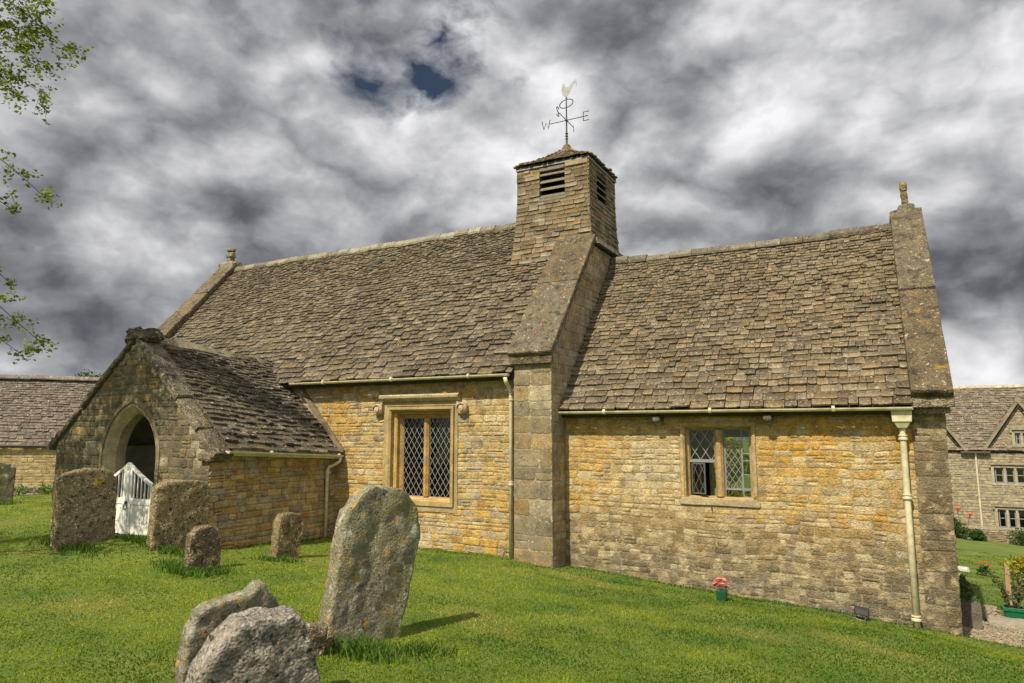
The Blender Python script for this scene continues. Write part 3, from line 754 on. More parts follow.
downpipe([(.31, 10.74, 1.84), (.31, 10.76, 1.7), (.31, 10.77, .5), (.31, 10.77, -1.0)], .042, [(.31, 10.76, 1.66, 10.87), (.31, 10.765, .87, 10.87), (.31, 10.77, -.70, 10.87)], hopper=(.31, 10.72, 1.93))
downpipe([(-9.33, 10.38, 1.24), (-9.34, 10.36, 1.16), (-9.40, 10.30, 1.10), (-9.50, 10.25, 1.06), (-9.535, 10.24, .98), (-9.535, 10.24, -.6)], .032, [(-9.535, 10.24, .95, 10.28)])
for x in (-3.08, -1.42):
    mb = MB(); rough_block(mb, box8((x-.05, 10.62, 1.90), (x+.07, 10.875, 1.985)), (.12, .10, .07), .01, 3); rough_block(mb, box8((x-.03, 10.72, 1.84), (x+.05, 10.875, 1.905)), (.25, .22, .16), .008, 3)
    mb.build('corbel', M['ashlar'], church)

# --- porch
pc = -11.70; ya, yb_ = 7.58, 7.88
def arch(half, zs, za, n=12, z0=-.8):
    r = za-zs; Rr = (half*half+r*r)/(2*half); th = math.acos(clamp((Rr-half)/Rr, -1, 1))
    right = [(-(Rr-half)+Rr*math.cos(th*k/n), zs+Rr*math.sin(th*k/n)) for k in range(n+1)]
    pts = [(half, z0)]+right; left = [(-x, z) for x, z in reversed(pts[:-1])]
    return [(pc+x, z) for x, z in pts+left]
A0 = arch(.755, 1.28, 2.22); A1 = arch(.60, 1.28, 2.06)
def prof_p(x):   # porch gable top at the front wall
    return lerp(1.50, 3.36, (x+13.97)/(2.27)) if x < pc else lerp(3.36, 1.42, (x-pc)/(2.1))
mb = MB(); PM = (.22, .185, .115)
outl = [(-13.95, -.8)]+[(-13.95, 1.5), (pc, 3.36), (-9.6, 1.42), (-9.6, -.8)]+A0
for y0, y1, AA in ((ya, ya+.14, A0),):
    mb.prism([(x, ya, z) for x, z in outl], (0, yb_-ya, 0), PM)
def col_porch(u, v):
    r = rnd.random(); c = mixc((.15, .125, .08), (.24, .195, .115), rnd.random())
    if r < .14: c = mixc(c, OCHRE, .35)
    elif r < .4: c = mixc(c, (.16, .15, .085), .7)
    elif r > .9: c = mixc(c, PALE, .4)
    return jit(c, .17)
hs = []; z = -.8
big = arch(.845, 1.28, 2.345)
def half_at(z_):
    if z_ <= 1.28: return .845
    best = 0.0
    for (x, zz) in big:
        if zz >= z_: best = max(best, x-pc)
    return best
while z < 2.42:
    h_ = half_at(z+.02)
    if h_ > .03: hs.append((pc-h_+13.95, pc+h_+13.95, z+.8, z+.86))
    z += .06
def pclip(v):
    zz = v-.8
    if zz < 1.42: return (0.0, 4.35)
    return (max(0.0, (zz-1.5)/1.86*2.25), 4.35-(zz-1.42)/1.94*2.1)
rubble(mb, Frame((-13.95, ya, -.8), X_, Z_), 0, 4.35, .3, 4.1, col_porch, holes=hs, clip=pclip, course=(.07, .17), width=(.12, .36), prot=(.002, .016), gap=.009, wav=.04)
mb.build('porch_wall', M['porch'], church)
# arch: dressed ring, chamfer and inner reveal lofted
mb = MB(); curves = [(arch(.855, 1.28, 2.36), 7.60), (arch(.85, 1.28, 2.35), 7.562), (arch(.79, 1.28, 2.265), 7.562), (arch(.785, 1.28, 2.255), 7.59), (arch(.765, 1.28, 2.235), 7.59), (arch(.745, 1.28, 2.21), 7.575), (A1, 7.72), (arch(.60, 1.28, 2.06), 7.90)]
n = len(A0); vs = []; fs = []; cs = []
for j, (c_, y_) in enumerate(curves):
    for i, (x, z_) in enumerate(c_):
        vs.append((x, y_+.004*nz(x*6, y_*6, z_*6), z_)); q = rnd.random()
        cs.append(jit(mixc((.19, .155, .09), (.25, .20, .12), q), .1) if j < 5 else jit((.42, .35, .20), .08))
for j in range(len(curves)-1):
    for i in range(n-1): fs.append((j*n+i, j*n+i+1, (j+1)*n+i+1, (j+1)*n+i))
mb.add(vs, fs, cs); mb.build('porch_arch', M['frame'], church)
# side walls
mb = MB(); mb.box((-10.0, yb_, -.8), (-9.6, 10.5, 1.38), (.33, .26, .15))
def col_pe(u, v):
    r = rnd.random(); c = mixc(TAN, OCHRE, rnd.random())
    if r < .25: c = mixc(c, GREYST, .7)
    elif r < .4: c = mixc(c, BROWN, .5)
    elif r > .92: c = mixc(c, RUST, .5)
    return jit(c, .17)
rubble(mb, Frame((-9.595, ya, -.75), Y_, Z_), 0, 2.95, .2, 2.2, col_pe, course=(.07, .15), width=(.12, .38), prot=(.004, .02), gap=.012, wav=.025)
mb.build('porch_wall', M['wall'], church)
mb = MB(); mb.box((-13.95, yb_, -.8), (-13.55, 10.5, 1.42), (.33, .26, .15))
rubble(mb, Frame((-13.95, 10.5, -.75), -Y_, Z_), 0, 2.9, .2, 2.2, col_pe, course=(.1, .18), width=(.2, .4))
mb.build('porch_wall', M['wall'], church)
mb = MB(); mb.box((-13.548, yb_+.01, -.3), (-13.50, 10.44, 1.45)); mb.box((-10.05, yb_+.01, -.3), (-10.002, 10.44, 1.35)); mb.prism([(-13.5, 10.44, -.3), (-10.05, 10.44, -.3), (-10.05, 10.44, 1.3), (pc, 10.44, 2.85), (-13.5, 10.44, 1.3)], (0, .055, 0))
mb.box((-13.5, yb_+.005, -.32), (-10.05, 10.44, -.16)); mb.build('porch_plaster', M['plaster'], church)
# porch roof
E0 = V((-9.36, 7.74, 1.455)); E1 = V((-9.36, 10.9, 1.28)); R0 = V((pc, 7.74, 3.45)); R1 = V((pc, 10.9, 3.20))
U = (E1-E0); Vv = R0-E0; Vv = Vv-U.normalized()*Vv.dot(U.normalized())
FP = Frame(E0, U, Vv); PS = Vv.length
def sag_p(u, v): return .025*nz(u*.8, v*.6, 4.0)-.03*math.sin(math.pi*clamp(u/3.1))
mb = MB()
def pr_clip(v):   # the nave eave ends the lower courses at the nave wall, the upper ones run on into the nave roof
    z = 1.3+v/PS*1.95
    return (0.0, 2.72 if z < 2.62 else 3.15)
slates(mb, FP, 3.1, PS, col_slate(.06, .15), exp=(.19, .085), wid=((.14, .36), (.09, .2)), th=(.02, .036), sag=sag_p, clip=pr_clip)
W0 = V((-14.12, 10.9, 1.34)); W1 = V((-14.12, 7.74, 1.51)); Uw = W1-W0; Vw = R1-W0; Vw = Vw-Uw.normalized()*Vw.dot(Uw.normalized()); FW = Frame(W0, Uw, Vw)
slates(mb, FW, 3.16, Vw.length, col_slate(.05, .15), exp=(.2, .12), wid=((.2, .4), (.15, .3)), th=(.02, .034))
proof = mb.build('porch_roof', M['slate_old'], church); WORLD_LOC[proof.name] = WORLD_LOC[church.name].copy()
mb = MB(); roof_slab(mb, FP, 2.75, PS, .10); roof_slab(mb, FW, 3.1, Vw.length, .10); mb.build('roof_boarding', M['plaster'], proof)
mb = MB(); ridge_tiles(mb, R0, R1+V((0, .3, 0)), .15, .13, lambda u, v: jit(mixc((.30, .26, .18), (.18, .15, .10), rnd.random()), .15), step=(.25, .4), rise=.02)
mb.build('ridge', M['slate_old'], proof)
# verge copings on the porch gable
mb = MB()
def gcop(xa_, za_, xb_, zb_, y0, y1, th, step):
    a = V((xa_, 0, za_)); b = V((xb_, 0, zb_)); d = b-a; Lr = d.length; d.normalize(); n_ = V((-d.z, 0, d.x))
    if n_.z < 0: n_ = -n_
    s = 0
    while s < Lr-.05:
        w = min(rnd.uniform(*step), Lr-s)
        if Lr-s-w < .2: w = Lr-s
        e0 = a+d*(s+.005); e1 = a+d*(s+w-.005); t = th+rnd.uniform(-.02, .02); dy = rnd.uniform(-.015, .015)
        p = [V((e0.x, y0+dy, e0.z)), V((e1.x, y0+dy, e1.z)), V((e1.x, y1, e1.z)), V((e0.x, y1, e0.z))]
        rough_block(mb, p+[k+n_*t for k in p], jit((.19, .165, .115), .15), .022, 5, s*3)
        s += w
gcop(-14.1, 1.37, pc-.05, 3.36, 7.50, 7.86, .10, (.5, .8)); gcop(-9.45, 1.29, pc+.05, 3.36, 7.50, 7.90, .13, (.5, .8))
rough_block(mb, box8((pc-.28, 7.48, 3.34), (pc+.02, 7.86, 3.60)), (.12, .105, .075), .06, 5, 1.0)
rough_block(mb, box8((pc+.0, 7.50, 3.36), (pc+.36, 7.90, 3.56)), (.13, .11, .08), .06, 5, 5.0)
rough_block(mb, box8((-9.78, 7.49, 1.26), (-9.46, 7.9, 1.42)), (.2, .17, .12), .02, 4, 2.0)
mb.build('gable_coping', M['coping'], church)
# mortar fillet where the porch roof meets the nave wall
mb = MB()
p0 = V((-9.36, 10.40, 1.34)); p1 = V((-10.55, 10.40, 2.62)); d = (p1-p0); up = V((-d.z, 0, d.x)).normalized()*-1
if up.z < 0: up = -up
p = [p0, p1, p1+V((0, .11, 0)), p0+V((0, .11, 0))]
rough_block(mb, [q-up*.02 for q in p]+[q+up*.05+V((0, .05 if i < 2 else 0, 0)) for i, q in enumerate(p)], (.19, .15, .09), .01, 6)
mb.build('roof_fillet', M['mortar'], church)

# --- porch gate
gate = empty('porch_gate', (pc-.02, 7.62, -.06), 'white painted wooden double gate with curved top rail closing the porch arch', 'gate')
def gate_leaf(s):
    x0 = pc-.02; w = .70; mb = MB(); xo = x0+s*w; xi = x0+s*.035
    B = lambda a, b, z0, z1, y0=7.60, y1=7.64: mb.box((min(a, b), y0, z0), (max(a, b), y1, z1))
    B(xo, xo-s*.07, -.04, .86)                              # hanging stile
    B(xi, xi+s*.08, -.04, 1.10)                             # meeting stile
    B(xi+s*.08, xo-s*.07, -.03, .13, 7.602, 7.638); B(xi+s*.08, xo-s*.07, .48, .58, 7.602, 7.638)
    n = 8
    for k in range(n):                                       # rising curved top rail
        a = k/n; b = (k+1)/n; f = lambda t: .84+.34*(1-t)**1.15
        xa = lerp(xi, xo, a); xb_ = lerp(xi, xo, b); za, zb2 = f(a), f(b)
        q = [(xa, 7.595, za-.06), (xb_, 7.595, zb2-.06), (xb_, 7.645, zb2-.06), (xa, 7.645, za-.06), (xa, 7.595, za), (xb_, 7.595, zb2), (xb_, 7.645, zb2), (xa, 7.645, za)]
        if s < 0: q = [q[1], q[0], q[3], q[2], q[5], q[4], q[7], q[6]]
        mb.hexa(q)
    leaf = mb.build('gate_leaf', M['white'], gate, bevel=.004); WORLD_LOC[leaf.name] = WORLD_LOC[gate.name].copy()
    mb = MB(); a, b = sorted((xi+s*.08, xo-s*.07)); mb.box((a, 7.615, .13), (b, 7.627, .48)); mb.box((a+.05, 7.606, .18), (b-.05, 7.616, .43)); mb.build('panel', M['white'], leaf, bevel=.004)
    nb = 5
    for k in range(nb):
        t = (k+.6)/(nb+.2); x = lerp(xi+s*.08, xo-s*.07, t); zt = .84+.34*(1-abs(x-xi)/abs(xo-xi))**1.15-.05
        mb = MB(); mb.box((x-.010, 7.608, .58), (x+.010, 7.632, zt)); mb.build('baluster', M['white'], leaf, bevel=.003)
gate_leaf(-1); gate_leaf(1)
mb = MB(); mb.box((pc-.075, 7.588, -.05), (pc+.035, 7.598, 1.12)); mb.lathe((pc-.02, 7.618, 1.08), [(.05, 0), (.055, .03), (.062, .05), (.055, .085), (.03, .115), (.0, .12)], 12); mb.build('meeting_post', M['white'], gate, bevel=.003)
mb = MB(); ring_p = [(pc+.0+.045*math.cos(t), 7.57, .44+.05*math.sin(t)) for t in [k*2*math.pi/14 for k in range(15)]]; mb.tube(ring_p, .008, 6); mb.box((pc-.03, 7.575, .48), (pc+.03, 7.589, .53)); mb.build('ring_handle', M['iron'], gate)

# --- weathervane
vx, vy = -5.65, 13.2
vane = empty('weathervane', (vx, vy, 7.98), 'iron weathervane with pale cockerel and letter arms on top of the bell turret', 'weathervane')
mb = MB(); mb.tube([(vx, vy, 7.95), (vx, vy, 8.3), (vx, vy, 9.12)], [.026, .020, .014], 8)
for z in (8.15, 8.21, 8.27, 8.58): mb.lathe((vx, vy, z-.02), [(.018, 0), (.034, .012), (.034, .026), (.018, .04)], 10)
mb.build('rod', M['rust'], vane)
mb = MB(); mb.tube([(vx-.40, vy, 8.58), (vx+.40, vy, 8.58)], .009, 6); mb.tube([(vx, vy-.40, 8.58), (vx, vy+.40, 8.58)], .009, 6); mb.build('arms', M['rust'], vane)
def letter(name, pts_list, o, u):
    mb = MB(); u = V(u); o = V(o)
    for pts in pts_list: mb.tube([o+u*a+V((0, 0, b)) for a, b in pts], .010, 6)
    mb.build('letter', M['rust'], vane)
letter('E', [[(.07, .1), (-.06, .1), (-.06, -.1), (.07, -.1)], [(-.06, 0), (.05, 0)]], (vx+.46, vy, 8.58), (1, 0, 0))
letter('W', [[(-.10, .1), (-.055, -.1), (0, .05), (.055, -.1), (.10, .1)]], (vx-.50, vy, 8.58), (1, 0, 0))
letter('N', [[(-.06, -.1), (-.06, .1), (.06, -.1), (.06, .1)]], (vx, vy+.47, 8.58), (0, 1, 0))
letter('S', [[(.06, .075), (.03, .1), (-.03, .1), (-.06, .07), (-.045, .03), (0, 0), (.045, -.03), (.06, -.07), (.03, -.1), (-.03, -.1), (-.06, -.075)]], (vx, vy-.47, 8.58), (0, 1, 0))
mb = MB(); tt = R(24); mb.tube([(vx+.15*math.cos(t), vy+.15*math.sin(t), 8.97+.05*math.cos(t)) for t in [k*2*math.pi/24 for k in range(25)]], .010, 6, cap=False); mb.build('ring', M['rust'], vane)
ck = [(-.05, .02), (.02, .0), (.07, .05), (.12, .13), (.145, .2), (.18, .27), (.215, .33), (.235, .32), (.24, .26), (.225, .24), (.25, .23), (.265, .33), (.255, .40), (.225, .42), (.20, .385), (.15, .33), (.105, .265), (.06, .22), (.015, .215), (-.005, .26), (-.03, .32), (-.06, .30), (-.075, .24), (-.085, .16), (-.075, .08)]
cu_ = V((math.cos(R(24)), math.sin(R(24)), 0)); oC = V((vx-.02, vy, 9.14)); nC = V((-cu_.y, cu_.x, 0))*.006
mb = MB(); mb.prism([oC+cu_*a+V((0, 0, b))-nC for a, b in ck], nC*2); mb.build('cockerel', M['gilt'], vane)
mb = MB(); mb.tube([oC+cu_*.0+V((0, 0, .03)), oC+cu_*.01+V((0, 0, -.07))], .008, 6); mb.tube([oC+cu_*.035+V((0, 0, .03)), oC+cu_*.03+V((0, 0, -.07))], .008, 6); mb.build('legs', M['gilt'], vane)
# ------------------------------------------------------------------ ground
def axis(fine, lim, grow=1.16):
    a = list(np.arange(fine[0], fine[1]+1e-6, .13)); st = .13; x = a[-1]
    while x < lim: st *= grow; x += st; a.append(x)
    st = .13; x = a[0]
    while x > -lim: st *= grow; x -= st; a.insert(0, x)
    return np.array(a)
gx = axis((-18, 6), 400); gy = axis((-1, 15), 400)
XX, YY = np.meshgrid(gx, gy); ZZ = gz(XX, YY); nx_, ny_ = len(gx), len(gy)
me = bpy.data.meshes.new('lawn'); vco = np.stack([XX.ravel(), YY.ravel(), ZZ.ravel()], 1)
ii, jj = np.meshgrid(np.arange(nx_-1), np.arange(ny_-1)); a = (jj*nx_+ii).ravel()
me.from_pydata(vco.tolist(), [], np.stack([a, a+1, a+nx_+1, a+nx_], 1).tolist())
me.polygons.foreach_set('use_smooth', [True]*len(me.polygons))
lawn = bpy.data.objects.new('lawn', me); col.objects.link(lawn); tag(lawn, 'mown churchyard lawn sloping down past the church to the right', 'lawn', kind='structure')
m, nt, b, out = new_mat('turf'); tc = N(nt, 'ShaderNodeNewGeometry').outputs['Position']
c = mix(nt, ramp(nt, noise_tex(nt, tc, .9, 6, .6, .3), [(.38, 0.0), (.64, 1.0)]), (.075, .14, .010), (.17, .20, .02))
c = mix(nt, ramp(nt, noise_tex(nt, tc, 45, 6, .7), [(.35, 0.0), (.7, .55)]), c, (.03, .05, .006))
L(nt, c, b.inputs['Base Color']); b.inputs['Roughness'].default_value = .9
bp = N(nt, 'ShaderNodeBump'); bp.inputs['Strength'].default_value = .8; bp.inputs['Distance'].default_value = .03
L(nt, noise_tex(nt, tc, 30, 8, .7), bp.inputs['Height']); L(nt, bp.outputs[0], b.inputs['Normal']); me.materials.append(m)

# mown grass: one sheet of short blades, denser near the viewer
rng = np.random.default_rng(5)
def blades(name, x, y, h, w, lean, colr, matl, label, extra=None, kind='stuff', cat='grass'):
    n = len(x); z = gz(x, y)-.006
    if extra is not None: z = z+extra
    th = rng.uniform(0, 2*np.pi, n); ph = rng.uniform(0, 2*np.pi, n)
    dx, dy = np.cos(th)*w*.5, np.sin(th)*w*.5; lx, ly = np.cos(ph)*lean*h, np.sin(ph)*lean*h
    P = np.empty((n, 5, 3), np.float32)
    P[:, 0] = np.stack([x-dx, y-dy, z], 1); P[:, 1] = np.stack([x+dx, y+dy, z], 1)
    P[:, 2] = np.stack([x+dx*.75+lx*.35, y+dy*.75+ly*.35, z+h*.6], 1); P[:, 3] = np.stack([x-dx*.75+lx*.35, y-dy*.75+ly*.35, z+h*.6], 1)
    P[:, 4] = np.stack([x+lx, y+ly, z+h*(1-.35*lean)], 1)
    me = bpy.data.meshes.new(name); me.vertices.add(n*5); me.vertices.foreach_set('co', P.ravel())
    base = (np.arange(n)*5)[:, None]
    quads = base+np.array([0, 1, 2, 3]); tris = base+np.array([3, 2, 4])
    loops = np.concatenate([quads.ravel(), tris.ravel()]).astype(np.int32)
    me.loops.add(len(loops)); me.loops.foreach_set('vertex_index', loops)
    me.polygons.add(2*n); me.polygons.foreach_set('loop_start', np.concatenate([np.arange(n)*4, 4*n+np.arange(n)*3]).astype(np.int32))
    me.update(calc_edges=True)
    ca = me.color_attributes.new('tint', 'FLOAT_COLOR', 'POINT'); cc = np.ones((n, 5, 4), np.float32); cc[:, :, :3] = colr[:, None, :]
    ca.data.foreach_set('color', cc.ravel()); me.materials.append(matl); me.validate()
    o = bpy.data.objects.new(name, me); col.objects.link(o); tag(o, label, cat, kind=kind); return o
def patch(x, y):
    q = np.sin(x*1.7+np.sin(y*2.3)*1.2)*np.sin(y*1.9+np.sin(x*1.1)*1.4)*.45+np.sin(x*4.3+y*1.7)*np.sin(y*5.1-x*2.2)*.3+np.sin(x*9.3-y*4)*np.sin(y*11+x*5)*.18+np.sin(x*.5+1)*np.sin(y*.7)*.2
    q = q+.12-.55*np.clip((x+5.5)/4, 0, 1)  # right side darkened in the grass colour, standing in for shadow bands
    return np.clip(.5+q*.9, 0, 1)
def inside_buildings(x, y):
    return ((x > -16.6) & (x < -4.7) & (y > 10.48)) | ((x >= -4.7) & (x < .8) & (y > 10.85)) | ((x > -13.9) & (x < -9.62) & (y > 7.6) & (y < 10.5)) | ((x > -5.4) & (x < -4.77) & (y > 10.36)) | ((x > .75) & (x < 1.9) & (y > 11.25) & (y < 15.3))
n = 640000
r = 2.6*np.exp(rng.uniform(0, 1, n)**.9*np.log(34/2.6)); hd = np.radians(rng.uniform(-84, 34, n))
x = r*np.sin(hd); y = r*np.cos(hd); k = ~inside_buildings(x, y); x, y, r = x[k], y[k], r[k]
pt = patch(x, y)[:, None]; rr = rng.uniform(0, 1, (len(x), 1))
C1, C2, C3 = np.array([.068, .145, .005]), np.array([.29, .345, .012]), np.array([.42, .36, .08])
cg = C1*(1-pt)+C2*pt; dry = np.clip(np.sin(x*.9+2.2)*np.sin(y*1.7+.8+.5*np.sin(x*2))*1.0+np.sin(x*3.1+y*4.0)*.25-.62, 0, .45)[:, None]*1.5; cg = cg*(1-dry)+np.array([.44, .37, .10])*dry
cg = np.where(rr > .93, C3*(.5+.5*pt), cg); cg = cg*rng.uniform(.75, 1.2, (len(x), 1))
w = .0045+.0011*r
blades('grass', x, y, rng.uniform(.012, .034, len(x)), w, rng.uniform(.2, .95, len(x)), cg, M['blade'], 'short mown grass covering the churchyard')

# ------------------------------------------------------------------ gravestones
def stone_slab(name, label, loc, az, outline, t, lean_side=0.0, lean_back=0.0, c=(.2, .17, .12), m='gs_moss', rough=.014, seed=0.0, edge=.02, group=None, seg=110, chips=.008, cat='gravestone', pit=0.0, patch_=None):
    """outline (s, z) seen from the front, resampled; az is the compass bearing the front looks towards"""
    pts = [V((a, b)) for a, b in outline]; per = sum((pts[(i+1) % len(pts)]-pts[i]).length for i in range(len(pts)))
    o = []
    for i in range(len(pts)):
        a, b = pts[i], pts[(i+1) % len(pts)]; l = (b-a).length; k = max(1, int(round(l/per*seg)))
        for j in range(k): o.append(a.lerp(b, j/k))
    n = len(o); cen = V((0, 0))
    for p in o: cen += p
    cen /= n
    ch = [(p-cen).normalized()*chips*(fb(p.x*9+seed, p.y*9, seed, 1.0, 3)*1.6) for p in o]
    scl = [1, .985, .955]+[.92-.88*k/17 for k in range(18)]
    vs = []; fs = []; cs = []
    def rin(sd):
        rings = []
        for q, s_ in enumerate(scl):
            idx = []
            for pi_, p in enumerate(o):
                pp = cen+(p-cen)*s_+ch[pi_]*((1.0, 1.0, .8, .6, .35, .15)[q] if q < 6 else 0)
                if q == 0: d = t/2-edge
                elif q == 1: d = t/2-edge*.3
                else: d = t/2
                d += rough*fb(pp.x*5+seed, pp.y*5, seed+sd*3, 1.0, 3)*(1 if q > 0 else .6)
                if pit: d -= pit*.4*max(0.0, nz(pp.x*11+seed, pp.y*11, seed+9)-.05)
                idx.append(len(vs)); vs.append((pp.x, -sd*d, pp.y))
                cs.append(jit(c, .06))
            rings.append(idx)
        cI = len(vs); vs.append((cen.x, -sd*(t/2+rough*fb(cen.x*5+seed, cen.y*5, seed+sd*3, 1.0, 5)), cen.y)); cs.append(c)
        for q in range(len(scl)-1):
            for i in range(n):
                f = (rings[q][i], rings[q][(i+1) % n], rings[q+1][(i+1) % n], rings[q+1][i]); fs.append(f if sd > 0 else f[::-1])
        for i in range(n):
            f = (rings[-1][i], rings[-1][(i+1) % n], cI); fs.append(f if sd > 0 else f[::-1])
        return rings[0]
    a = rin(1); bk = rin(-1)
    mids = []
    for fr in (.33, .67):
        ring_ = []
        for i, p in enumerate(o):
            q = V(vs[a[i]]).lerp(V(vs[bk[i]]), fr); e = 1+.35*chips*fb(q.x*14+seed, q.y*14, q.z*14, 1.0, 3)/max(.05, (p-cen).length)*3
            ring_.append(len(vs)); vs.append((cen.x+(q.x-cen.x)*e, q.y, cen.y+(q.z-cen.y)*e)); cs.append(jit(c, .06))
        mids.append(ring_)
    seq = [a]+mids+[bk]
    for s0, s1 in zip(seq[:-1], seq[1:]):
        for i in range(n): fs.append((s0[(i+1) % n], s0[i], s1[i], s1[(i+1) % n]))
    if patch_:
        px_, pz_, pr_, pc_ = patch_
        cs = [mixc(q, pc_, .9*clamp((pr_*(1+.5*nz(v_[0]*14, v_[2]*14, 3))-math.hypot(v_[0]-px_, v_[2]-pz_))/.03)) if v_[1] < 0 else q for q, v_ in zip(cs, vs)]
    me = bpy.data.meshes.new(name); me.from_pydata(vs, [], fs)
    me.polygons.foreach_set('use_smooth', [True]*len(fs))
    ca = me.color_attributes.new('tint', 'FLOAT_COLOR', 'POINT'); arr = np.ones((len(vs), 4), np.float32); arr[:, :3] = np.array(cs, np.float32); ca.data.foreach_set('color', arr.ravel())
    fix_sharp(me); me.materials.append(M[m]); ob = bpy.data.objects.new(name, me); col.objects.link(ob)
    ob.location = loc; ob.rotation_mode = 'ZYX'
    from mathutils import Matrix
    Rz = Matrix.Rotation(R(180-az), 4, 'Z'); Ry = Matrix.Rotation(R(lean_side), 4, 'Y'); Rx = Matrix.Rotation(R(lean_back), 4, 'X')
    ob.matrix_world = Matrix.Translation(V(loc)) @ Rz @ Ry @ Rx
    return tag(ob, label, cat, group)
M['gs_moss'] = weathered('lichened_gravestone', None, fine=52, lo=.35, hi=1.55, lichens=[((.13, .14, .05), 5, .54, .16), (ORANGE_L, 12, .60, .06), ((.56, .51, .38), 26, .585, .04), (DARK_L, 19, .555, .06)], bump=1.0, bdist=.035, pits=.5, bscale=24)
M['gs_grey'] = weathered('grey_gravestone', None, fine=46, lo=.4, hi=1.5, lichens=[((.15, .155, .065), 3.2, .48, .14), ((.42, .43, .36), 6, .58, .08), ((.42, .24, .035), 11, .58, .07), ((.5, .48, .40), 34, .64, .04), (DARK_L, 19, .60, .07)], bump=1.0, bdist=.025, pits=.3, bscale=22)
M['gs_pink'] = weathered('bare_gravestone', None, fine=44, lo=.35, hi=1.5, lichens=[((.42, .40, .36), 8, .56, .08), (ORANGE_L, 7, .66, .06), ((.48, .45, .40), 32, .62, .05), (DARK_L, 18, .56, .08)], bump=1.0, bdist=.035, pits=.6, bscale=20)
def arc(w, z0, z1, n=14, x0=0.0):
    """flattened arch from (w, z0) over (0, z1) to (-w, z0)"""
    return [(x0+w*math.cos(math.pi*k/n), z0+(z1-z0)*math.sin(math.pi*k/n)**.85) for k in range(n+1)]
def fix_sharp(me, ang=38):
    bm = bmesh.new(); bm.from_mesh(me)
    for e in bm.edges:
        if len(e.link_faces) == 2 and e.calc_face_angle(0) > R(ang): e.smooth = False
    bm.to_mesh(me); bm.free()
def at(x, y): return (x, y, gz1(x, y))
GG = 'old gravestones in the churchyard'
big = [(-.38, -.25), (.38, -.25), (.435, .9), (.41, 1.02), (.385, 1.05)]+arc(.36, 1.07, 1.30, 12, .0)[1:-1]+[(-.385, 1.05), (-.42, 1.02), (-.435, .9)]
stone_slab('gravestone', 'tall round-topped grey-green gravestone leaning right, tallest stone on the lawn', (-4.15, 4.93, gz1(-4.15, 4.93)+.06), 106, big, .18, 14, -3, (.24, .215, .14), 'gs_grey', .018, 2.0, .025, GG, 150)
lm = [(-.42, -.25), (.40, -.25), (.41, .88)]+[(.40, .96)]+arc(.36, .99, 1.14, 10)[1:-1]+[(-.42, .97)]
stone_slab('gravestone', 'broad pitted brown gravestone with a yellow lichen patch standing left of the white gate', at(-10.92, 6.45), 103, lm, .22, -3, 2, (.31, .24, .135), 'gs_moss', .018, 5.0, .015, GG, 130, .008, pit=.03, patch_=(.12, .93, .10, (.50, .33, .04)))
rm = [(-.42, -.3), (.43, -.3), (.43, .8), (.40, .93)]+arc(.36, .95, 1.03, 10)[1:-1]+[(-.41, .92)]
stone_slab('gravestone', 'broad pitted brown gravestone standing right of the white gate, at the porch corner', at(-9.68, 7.14), 102, rm, .20, 1, 1, (.31, .235, .125), 'gs_moss', .018, 8.0, .015, GG, 130, .008, pit=.03)
sa = [(-.21, -.25), (.22, -.25), (.21, .40), (.17, .50), (.05, .56), (-.12, .54), (-.22, .44)]
stone_slab('gravestone', 'short squat brown gravestone with long grass round its foot, left of the small leaning one', (-8.22, 6.47, gz1(-8.22, 6.47)+.04), 105, sa, .17, 1, 3, (.21, .155, .095), 'gs_moss', .02, 11.0, .02, GG, 90, .008, pit=.03)
sb = [(-.2, -.25), (.20, -.25), (.24, .36), (.245, .52), (.19, .60), (.0, .63), (-.15, .61), (-.2, .50)]
stone_slab('gravestone', 'small leaning gravestone with a flat whitened top near the porch downpipe', (-8.05, 7.78, gz1(-8.05, 7.78)+.06), 100, sb, .17, 6, -2, (.24, .18, .085), 'gs_moss', .02, 14.0, .02, GG, 90, .008, pit=.02)
fr = [(-.43, -.4), (.43, -.4), (.42, .0), (.37, .20), (.29, .40), (.20, .57), (.15, .595), (.07, .58), (-.06, .60), (-.18, .57), (-.30, .47), (-.39, .31), (-.43, .10)]
stone_slab('gravestone', 'rough pinkish grey rounded gravestone stump nearest the viewer', (-3.63, 3.31, gz1(-3.63, 3.31)+.03), 115, fr, .26, 3, 6, (.30, .265, .215), 'gs_pink', .025, 17.0, .03, GG, 130, .006, pit=.05)
bk_ = [(-.42, -.3), (.46, -.3), (.42, .16), (.32, .38), (.22, .54), (.16, .57), (.13, .65), (.08, .64), (.0, .585), (-.2, .535), (-.37, .475), (-.41, .3)]
stone_slab('gravestone', 'broken gravestone with a jagged slanting top behind the pinkish stump', (-4.42, 3.82, gz1(-4.42, 3.82)-.0), 106, bk_, .16, 4, 4, (.24, .215, .16), 'gs_grey', .02, 20.0, .015, GG, 130, .012, pit=.03)
chp = [(-.13, -.2), (.13, -.2), (.14, .20), (-.12, .22)]
stone_slab('footstone', 'low square footstone tucked between the jagged stone and the tall gravestone', (-4.17, 4.30, gz1(-4.17, 4.30)+.05), 118, chp, .16, 3, 3, (.22, .17, .11), 'gs_moss', .02, 23.0, .02, GG, 60, .01)
fl = [(-.42, -.3), (.42, -.3), (.42, 1.0)]+arc(.40, 1.02, 1.22, 10)[1:-1]+[(-.42, 1.0)]
stone_slab('gravestone', 'distant dark round-topped gravestone on the lawn at the far left edge', at(-23.25, 11.02), 112, fl, .14, 1, 0, (.14, .135, .09), 'gs_grey', .015, 26.0, .02, GG, 80)

